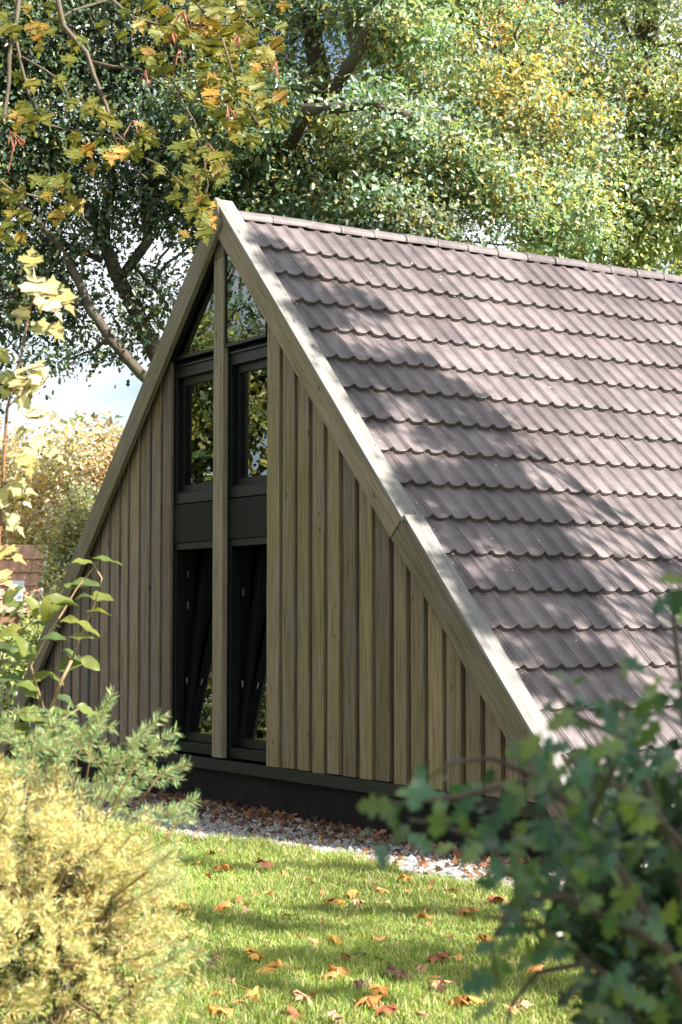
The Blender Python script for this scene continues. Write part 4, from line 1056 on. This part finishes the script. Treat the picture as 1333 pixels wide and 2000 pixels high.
# ================================================================== MAPLE SAPLING, left edge
M['sapleaf'] = leaf_mat('sapling_leaf', [(0.50, 0.47, 0.28), (0.44, 0.42, 0.20), (0.60, 0.56, 0.40), (0.42, 0.34, 0.13), (0.34, 0.38, 0.18)], 0.45, 0.4, 0.5)
SLm = leaf_meshes('leaf', 'maple', 0.125, 'sapleaf', 4, fold=0.14, curl=0.3, wave=0.05, stalk=0.6)
ds = 5.6
sb = at(-70, 2000, ds); sb[2] = 0
sap = empty('maple_sapling', sb, 'thin sunlit maple sapling with pale yellow leaves at the left edge', 'sapling')
MB().tube([sb, at(-40, 1500, ds), at(-5, 1100, ds), at(5, 950, ds), at(14, 800, ds), at(40, 700, ds), at(60, 600, ds), at(75, 545, ds)], [0.012, 0.010, 0.008, 0.006, 0.005, 0.004, 0.003, 0.002], 6).build('stem', M['twig_red'], sap, True, origin=sb)
for a, b in (((-20, 870), (30, 862)), ((0, 905), (45, 885)), ((12, 800), (40, 770)), ((-5, 1000), (10, 1050))):
    MB().tube([at(*a, ds), at(*b, ds)], [0.003, 0.002], 5).build('twig', M['twig_red'], sap, True)
sl_spots = [(70,545,.3,-1,1.1),(82,560,1,.1,1.15),(75,565,-.2,1,0.9),(105,575,1,-.5,1.0),(88,590,.8,-.5,.8),(62,640,.9,.1,1.0),(85,640,1,-.3,.9),(48,600,-.3,-.8,.7),(45,720,.7,.4,1.05),(60,730,1,0,.9),(45,735,.1,-.9,.8),(25,730,-.4,-.9,.9),
            (35,790,.4,.8,1.05),(55,800,1,-.3,1.0),(22,860,.6,.8,.9),(45,870,1,.1,1.1),(40,885,.6,-.8,.9),(5,860,-.5,.1,.9),(18,950,.9,.2,.9),(30,960,1,-.5,.7),(10,1010,.8,-.5,.9),(-5,1075,1,.1,1.0),(-15,1120,1,-.2,.9),(-10,975,.6,.5,1),(5,680,-.5,-.9,.7),(60,520,0,1,.7),(90,880,1,-.2,.7)]
for x, y, tx, ty, s_ in sl_spots:
    o = bpy.data.objects.new('leaf', random.choice(SLm)); link(o, sap)
    tip = RGT*tx + UPV*ty*0.8 - FWD*random.uniform(-0.3, 0.6) + np.array([0, 0, -0.25])
    orient(o, at(x, y, ds+random.uniform(-.1, .1)), tip, -FWD*0.6+np.array([0, 0, 0.9])+RGT*random.uniform(-.2, .6), sap, s_*0.82)

# ================================================================== OVAL-LEAVED TWIG SHRUB, left
M['ovalleaf'] = leaf_mat('alder_leaf', [(0.09, 0.14, 0.035), (0.14, 0.19, 0.04), (0.20, 0.22, 0.05), (0.11, 0.16, 0.045), (0.07, 0.12, 0.05)], 0.45, 0.45, 0.45)
OL = leaf_meshes('leaf', 'oval', 0.10, 'ovalleaf', 4, fold=0.35, curl=0.35, wave=0.06, stalk=0.2)
da = 6.2
ab = at(-30, 1900, da); ab[2] = 0
ald = empty('alder_shrub', ab, 'slim shrub with oval green leaves on arching twigs before the left boards', 'shrub')
stems = [([(-30,1900),(60,1500),(120,1330),(140,1290)], .009, .006), ([(140,1290),(160,1240),(185,1180),(200,1130),(182,1100)], .005, .002), ([(90,1400),(60,1300),(100,1230),(120,1200),(150,1150),(195,1095)], .006, .002),
         ([(-30,1700),(-20,1400),(10,1260),(45,1230),(80,1195)], .006, .002), ([(-60,1500),(-30,1300),(0,1265)], .006, .003), ([(40,1450),(100,1420),(160,1380)], .004, .002)]
for L_, r0, r1 in stems:
    pts = [at(x, y, da+random.uniform(-.05, .05)) for x, y in L_]; pts[0][2] = max(0, pts[0][2])
    MB().tube(pts, [r0+(r1-r0)*i/(len(pts)-1) for i in range(len(pts))], 6).build('stem', M['twig_tan'], ald, True)
ov = [(182,1090,1,-.1,1.1),(182,1100,-1,.1,.8),(140,1140,1,.05,1.1),(150,1150,-.6,.2,.5),(118,1160,-.4,-.6,1.2),(95,1170,1,-.2,1.0),(175,1165,1,-.1,.9),(178,1165,-.8,.0,.7),(170,1195,.9,.1,.9),(150,1215,1,-.5,1.0),(155,1215,-.7,.2,.7),
      (100,1180,1,.2,1),(62,1220,1,.05,1.05),(50,1165,.7,-.9,.9),(130,1250,-1,.3,.9),(135,1245,1,.1,.9),(120,1270,1,-.5,1.0),(160,1285,1,-.6,.8),(110,1305,1,.3,1.1),(90,1315,1,-.6,.8),(60,1330,.9,.4,.8),(40,1345,1,-.5,.8),(110,1360,1,-.4,.8),
      (95,1390,1,-.1,1.1),(60,1380,.6,-.6,1.0),(20,1390,-.5,-.6,.9),(0,1240,1,.3,1.0),(-10,1260,1,-.3,1.1),(20,1210,.6,.8,.9),(5,1180,.6,.6,1.0),(-5,1330,1,.2,1),(40,1420,1,.3,1.1),(80,1430,.9,-.4,1),(20,1450,-.6,.3,1),(150,1380,.9,-.3,.7),(170,1400,1,.3,.6),(10,1500,1,.2,1),(110,1410,-.8,.5,.9),(125,1410,.8,-.4,1.0),(70,1290,-.8,.3,.9),(30,1290,.8,.5,1.0),(-10,1300,.9,.1,1.1),(15,1360,.8,.5,1.0),(35,1390,1,-.2,1.0),(75,1350,-.7,.5,.8),(0,1430,.9,.3,1.1),(60,1460,.9,.2,1.0),(100,1450,.9,-.3,.9),(25,1240,.7,-.6,.9),(45,1190,-.8,.4,.9),(85,1200,.8,.6,.8)]
for x, y, tx, ty, s_ in ov:
    o = bpy.data.objects.new('leaf', random.choice(OL)); link(o, ald)
    orient(o, at(x, y, da+random.uniform(-.12, .12)), RGT*tx+UPV*ty-FWD*random.uniform(-.4, .4), UPV*0.8-FWD*random.uniform(.0, .8)+RGT*random.uniform(-.3, .3), ald, s_)

# ================================================================== YEW BUSH AND FIR SPRIGS, lower left
def needles(stems, nlen, nw, density, cols, weights=None, flat=0.6, tipcol=None):
    """stems: list of polylines; needles all round, leaning towards the tip"""
    PP = []; DD = []
    for pts in stems:
        pts = np.array(pts); seg = np.diff(pts, axis=0); ln = np.linalg.norm(seg, axis=1); tot = ln.sum(); n = max(6, int(tot*density))
        s = np.sort(rng.random(n))*tot; cum = np.concatenate([[0], np.cumsum(ln)]); i = np.clip(np.searchsorted(cum, s)-1, 0, len(seg)-1)
        f = (s-cum[i])/ln[i]; PP.append(pts[i]+seg[i]*f[:, None]); DD.append(seg[i]/ln[i][:, None])
    P = np.vstack(PP); D = np.vstack(DD); n = len(P)
    r = unit(n); r -= (r*D).sum(1, keepdims=True)*D; r /= np.linalg.norm(r, axis=1, keepdims=True)+1e-9
    d = r + D*rng.uniform(0.3, 0.9, (n, 1)); d /= np.linalg.norm(d, axis=1, keepdims=True)
    L_ = nlen*rng.uniform(0.6, 1.15, (n, 1)); w = np.cross(d, unit(n)); w /= np.linalg.norm(w, axis=1, keepdims=True)+1e-9
    mid = P + d*L_*0.5; tip = P + d*L_ + D*L_*0.14
    V = np.stack([P, mid+w*nw*0.5, tip, mid-w*nw*0.5], 1).reshape(-1, 3)
    k = np.arange(n)[:, None]*4
    F = np.concatenate([k+np.array([0, 1, 2]), k+np.array([0, 2, 3])])
    T = np.repeat(palette(n, cols, weights, 0.2), 4, axis=0)
    return V, F, T
dy = 4.2
yb = at(60, 2400, dy+0.15); yb[2] = 0
yew = empty('yew_bush', yb, 'broad golden-green yew bush filling the lower left corner', 'bush')
yc = at(35, 1890, dy+0.25)
def yew_r(u):
    return 0.50
shoots = []
rr = np.random.default_rng(3)
ns = 1400
u = rr.normal(size=(ns*3, 3)); u /= np.linalg.norm(u, axis=1, keepdims=True)
toward = (u@(-FWD) > -0.35); u = u[toward][:ns]
Rx = np.array([0.52, 0.45, 0.52])
ax = np.stack([RGT, FWD, np.array([0, 0, 1.0])])
for v in u:
    loc = np.array([v@RGT, v@FWD, v[2]])
    lump = 1+0.10*math.sin(7*v[0]+3)+0.09*math.sin(9*v[2]+5*v[1])+0.07*math.sin(17*v[1]+11*v[2])+0.06*math.sin(23*v[0]+19*v[2]+1)
    ins = rr.choice([1.0, 0.9, 0.78], p=[0.5, 0.3, 0.2])
    c = yc + (RGT*loc[0]*0.40 + FWD*loc[1]*0.42 + np.array([0, 0, 1])*loc[2]*(0.44 if loc[2] > 0 else 0.95))*lump*ins
    if c[2] < 0.03: continue
    dirn = v*1.1 + rr.normal(0, 0.38, 3) + np.array([0, 0, 0.2]); dirn /= np.linalg.norm(dirn)
    Ln = rr.uniform(0.04, 0.09)
    bend = rr.normal(0, 0.012, 3)
    shoots.append([c-dirn*Ln*0.8, c+bend, c+dirn*Ln*0.5])
V, F, T = needles(shoots, 0.023, 0.0024, 640, [(0.58, 0.50, 0.19), (0.66, 0.58, 0.27), (0.38, 0.42, 0.16), (0.30, 0.40, 0.22), (0.70, 0.50, 0.24)], [3, 3, 2, 2, 2])
o_ = V.mean(0); no = obj('foliage', mesh('foliage', V-o_, F, M['needle'], False, T), yew, o_); no['kind'] = 'stuff'
tw = MB()
for s_ in shoots[::6]:
    tw.tube([np.array(s_[0])*0.6+(yc)*0.4, s_[0], s_[2]], [0.006, 0.003, 0.001], 3, False)
for i in range(14):
    e = yc + np.array([random.gauss(0, .1), random.gauss(0, .1), random.uniform(-.3, .1)])
    tw.tube(wobble(yb, e, 6, 0.06), [0.02, 0.018, 0.016, 0.013, 0.01, 0.008, 0.005], 5)
t_ = tw.build('twigs', M['twig_tan'], yew, True); t_['kind'] = 'stuff'
# inner shade needles: keeps the bush from being see-through
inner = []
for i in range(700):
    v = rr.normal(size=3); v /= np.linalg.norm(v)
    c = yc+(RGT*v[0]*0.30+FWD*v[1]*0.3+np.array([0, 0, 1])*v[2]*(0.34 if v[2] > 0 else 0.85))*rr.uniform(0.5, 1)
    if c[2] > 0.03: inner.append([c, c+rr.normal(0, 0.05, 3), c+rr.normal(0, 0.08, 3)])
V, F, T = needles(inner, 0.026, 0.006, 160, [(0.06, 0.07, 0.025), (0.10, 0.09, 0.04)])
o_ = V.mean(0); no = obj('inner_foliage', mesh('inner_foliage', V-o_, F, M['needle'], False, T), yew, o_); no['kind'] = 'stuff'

# fir: longer soft green sprays standing up behind and beside the yew
df = 4.5
fb = at(120, 2400, df+0.5); fb[2] = 0
fir = empty('fir_sapling', fb, 'young fir with soft blue-green sprays rising behind the yew bush', 'fir')
sprays = [([(150,1480),(185,1420),(205,1385),(222,1352)],0), ([(225,1520),(255,1455),(285,1425),(322,1395)],0), ([(255,1510),(290,1475),(320,1440),(345,1428)],0), ([(290,1545),(310,1515),(345,1500),(370,1490)],0),
          ([(175,1490),(178,1450),(195,1410),(218,1360)],0), ([(110,1500),(150,1450),(185,1405)],0), ([(60,1500),(40,1455),(20,1430)],0), ([(330,1640),(345,1610),(365,1570),(385,1560)],-.2), ([(300,1620),(325,1590),(345,1575)],-.1),
          ([(20,1520),(60,1470),(90,1440)],0), ([(90,1520),(95,1470),(90,1430)],0.1), ([(140,1530),(120,1480),(125,1440)],0.1), ([(200,1540),(215,1490),(200,1450)],0.1), ([(255,1560),(280,1520),(300,1500)],0.1), ([(180,1530),(240,1490),(270,1470)],0.1),
          ([(20,1605),(35,1545),(45,1495)],.2), ([(60,1605),(75,1545),(70,1485)],.25), ([(110,1615),(130,1555),(160,1525)],.2), ([(150,1615),(170,1575),(205,1545)],.2), ([(-10,1605),(0,1545),(-5,1495)],.2), ([(80,1585),(110,1535),(115,1465)],.25), ([(200,1625),(225,1585),(240,1525)],.2), ([(230,1635),(265,1595),(290,1580)],.1), ([(170,1605),(190,1555),(235,1515)],.25), ([(30,1565),(15,1515),(40,1465)],.3),
          ([(-20,1500),(-10,1440),(15,1400)],0), ([(230,1560),(262,1500),(262,1440)],0.1), ([(200,1500),(160,1460),(140,1425)],.15), ([(20,1400),(40,1390),(60,1400)],.2), ([(60,1440),(100,1420),(135,1390)],.2),
          ([(290,1850),(330,1840),(370,1870),(400,1865)],-.35),([(280,1900),(320,1880),(350,1868)],-.35),([(270,1960),(310,1930),(345,1925)],-.35),([(260,1760),(310,1730),(350,1700)],-.3),([(280,1700),(320,1680),(345,1650)],-.25)]
stems_w = [[at(x, y, df+dd) for x, y in L_] for L_, dd in sprays]
sm = []
for s_ in stems_w:
    a, b = s_[-2], s_[-1]; sm.append(s_)
    if len(s_) > 2:
        m_ = s_[1]
        for q in (-1, 1):
            e = m_ + (s_[2]-m_)*0.6 + RGT*q*0.035 + rr.normal(0, 0.012, 3); sm.append([m_, (m_+e)/2, e])
V, F, T = needles([np.array(s_[-3:]) if len(s_) > 3 else s_ for s_ in sm], 0.027, 0.0015, 950, [(0.26, 0.38, 0.17), (0.34, 0.45, 0.18), (0.20, 0.32, 0.17), (0.55, 0.55, 0.25)], [3, 3, 2, 1])
o_ = V.mean(0); no = obj('foliage', mesh('foliage', V-o_, F, M['needle'], False, T), fir, o_); no['kind'] = 'stuff'
tw = MB()
hub = at(130, 1650, df+0.35)
tw.tube([fb, hub-np.array([0, 0, .2]), hub], [0.02, 0.016, 0.012], 6)
for s_ in sm: tw.tube(s_, [0.0018, 0.0014, 0.001, 0.0008][:len(s_)], 4, False)
for s_ in stems_w: tw.tube([hub, s_[0]*0.6+hub*0.4-np.array([0, 0, .05]), s_[0]], [0.004, 0.002, 0.0015], 4, False)
tw.build('branches', M['twig_tan'], fir, True)['kind'] = 'stuff'

# ================================================================== FOREGROUND BUSH, lower right
M['bushleaf'] = leaf_mat('bush_leaf', [(0.03, 0.09, 0.05), (0.05, 0.13, 0.07), (0.025, 0.06, 0.04), (0.13, 0.20, 0.05), (0.045, 0.13, 0.08), (0.19, 0.25, 0.06), (0.035, 0.08, 0.045)], 0.3, 0.42, 0.5)
BL = leaf_meshes('leaf', 'lobed', 0.036, 'bushleaf', 5, fold=0.25, curl=0.35, wave=0.06, stalk=0.25)
bb = at(1560, 2000, 2.3); bb[2] = 0
bush = empty('hawthorn_bush', bb, 'dark leafy bush close to the camera filling the lower right corner', 'bush')
cb = at(1420, 2150, 2.2)
MB().tube([bb, (bb+cb)/2+np.array([.03, .02, 0]), cb], [0.03, 0.026, 0.02], 8).build('trunk', M['bark_grey'], bush, True, origin=bb)
bdefs = [([(1420,2150),(1300,1850),(1150,1600),(1050,1520),(900,1555),(780,1570),(725,1560)], .008, .0018, 0), ([(1420,2150),(1330,1700),(1230,1450),(1130,1400),(1080,1340)], .008, .002, 0),
         ([(1420,2150),(1380,1700),(1340,1400),(1320,1250),(1310,1150)], .008, .002, .1), ([(1300,1850),(1100,1750),(980,1700),(960,1650),(860,1610),(800,1600)], .006, .0018, 0), ([(1420,2150),(1250,1950),(1150,1880),(1050,1800),(950,1790)], .007, .002, .05),
         ([(1150,1880),(1050,1900),(1000,1960),(980,2050)], .005, .002, 0), ([(1150,1600),(1200,1500),(1150,1420)], .005, .002, -.1), ([(1380,1700),(1250,1560),(1180,1520),(1100,1480)], .005, .002, -.1),
         ([(1330,1700),(1420,1500),(1400,1300)], .006, .002, .1), ([(1100,1750),(1000,1760),(960,1850),(975,1930)], .004, .0015, -.1), ([(1250,1950),(1200,2000),(1150,2100)], .005, .002, .1), ([(1050,1520),(960,1480),(880,1490),(820,1530)], .004, .0015, .05)]
lp = []
for L_, r0, r1, dd in bdefs:
    pts = [at(x, y, 2.05+dd+random.uniform(-.05, .05)) for x, y in L_]
    MB().tube(pts, [r0+(r1-r0)*i/(len(pts)-1) for i in range(len(pts))], 6).build('branch', M['bark'], bush, True)
bsp = []
def bc(x, y, sx, sy, n):
    for _ in range(n): bsp.append((random.gauss(x, sx), random.gauss(y, sy)))
bc(1060, 1510, 50, 40, 22); bc(1100, 1370, 35, 25, 10); bc(1180, 1480, 60, 45, 26); bc(1290, 1400, 50, 55, 26); bc(1320, 1180, 16, 30, 6); bc(1000, 1610, 60, 30, 20); bc(1120, 1640, 70, 50, 38); bc(1200, 1560, 60, 40, 16)
bc(1260, 1650, 60, 60, 40); bc(1010, 1720, 35, 40, 15); bc(1130, 1770, 65, 40, 26); bc(1280, 1820, 50, 60, 32); bc(1340, 1950, 40, 40, 14); bc(985, 1850, 12, 50, 8); bc(1060, 1850, 25, 50, 9); bc(1200, 1930, 50, 40, 12)
bsp += [(770,1575),(745,1560),(830,1515),(820,1490),(835,1560),(870,1590),(700,1640),(740,1650),(850,1640),(800,1610),(880,1550),(900,1590),(860,1530),(930,1560),(890,1650),(920,1640),(790,1560),(960,1500),(975,1960),(965,1900)]
random.shuffle(bsp)
for i, (x, y) in enumerate(bsp[:299]):
    o = bpy.data.objects.new('leaf', random.choice(BL)); link(o, bush)
    tip = RGT*random.uniform(-1, .6)+UPV*random.uniform(-1, .6)-FWD*random.uniform(-.3, .7)
    nrm = -FWD*random.uniform(.2, 1)+np.array([0, 0, random.uniform(.2, 1.1)])+RGT*random.uniform(-.5, .7)
    orient(o, at(x, y, 2.05+random.uniform(-.18, .25)), tip, nrm, bush, random.uniform(.7, 1.25))
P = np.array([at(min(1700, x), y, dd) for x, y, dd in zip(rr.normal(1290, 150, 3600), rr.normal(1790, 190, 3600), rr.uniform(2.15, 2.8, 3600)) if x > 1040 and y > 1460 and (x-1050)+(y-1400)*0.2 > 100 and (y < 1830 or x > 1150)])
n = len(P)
V, F, T = scatter(P, unit(n)-np.array([0, 0, .4]), unit(n)+np.array([0, 0, .8]), 0.036*(0.7+0.5*rng.random(n)), 'oak', palette(n, [(0.018, 0.04, 0.025), (0.03, 0.065, 0.035)]))  # inner leaves coloured darker, shade of the gaps put into the tint
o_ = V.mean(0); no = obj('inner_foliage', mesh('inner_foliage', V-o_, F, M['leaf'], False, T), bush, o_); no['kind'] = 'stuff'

# distant woodland closing the view beyond the garden
wb = []
for i in range(70):
    a = math.radians(60+200*i/70); R_ = random.uniform(62, 75); wb.append((R_*math.cos(a), R_*math.sin(a)+5, random.uniform(2, 6), random.uniform(4, 6)))
for i in range(60):
    a = math.radians(-100+160*i/60); R_ = random.uniform(62, 75); wb.append((R_*math.cos(a)+10, R_*math.sin(a), random.uniform(2, 6), random.uniform(4, 6)))
ob, _ = crown('woodland', None, wb, 34000, 0.6, [(0.08, 0.11, 0.05), (0.16, 0.15, 0.07), (0.2, 0.16, 0.09)], None, 'tiny', clump=1.0, per=20)
tag(ob, 'distant belt of mixed woodland beyond the garden', 'woodland', kind='stuff')
bpy.context.view_layer.update()
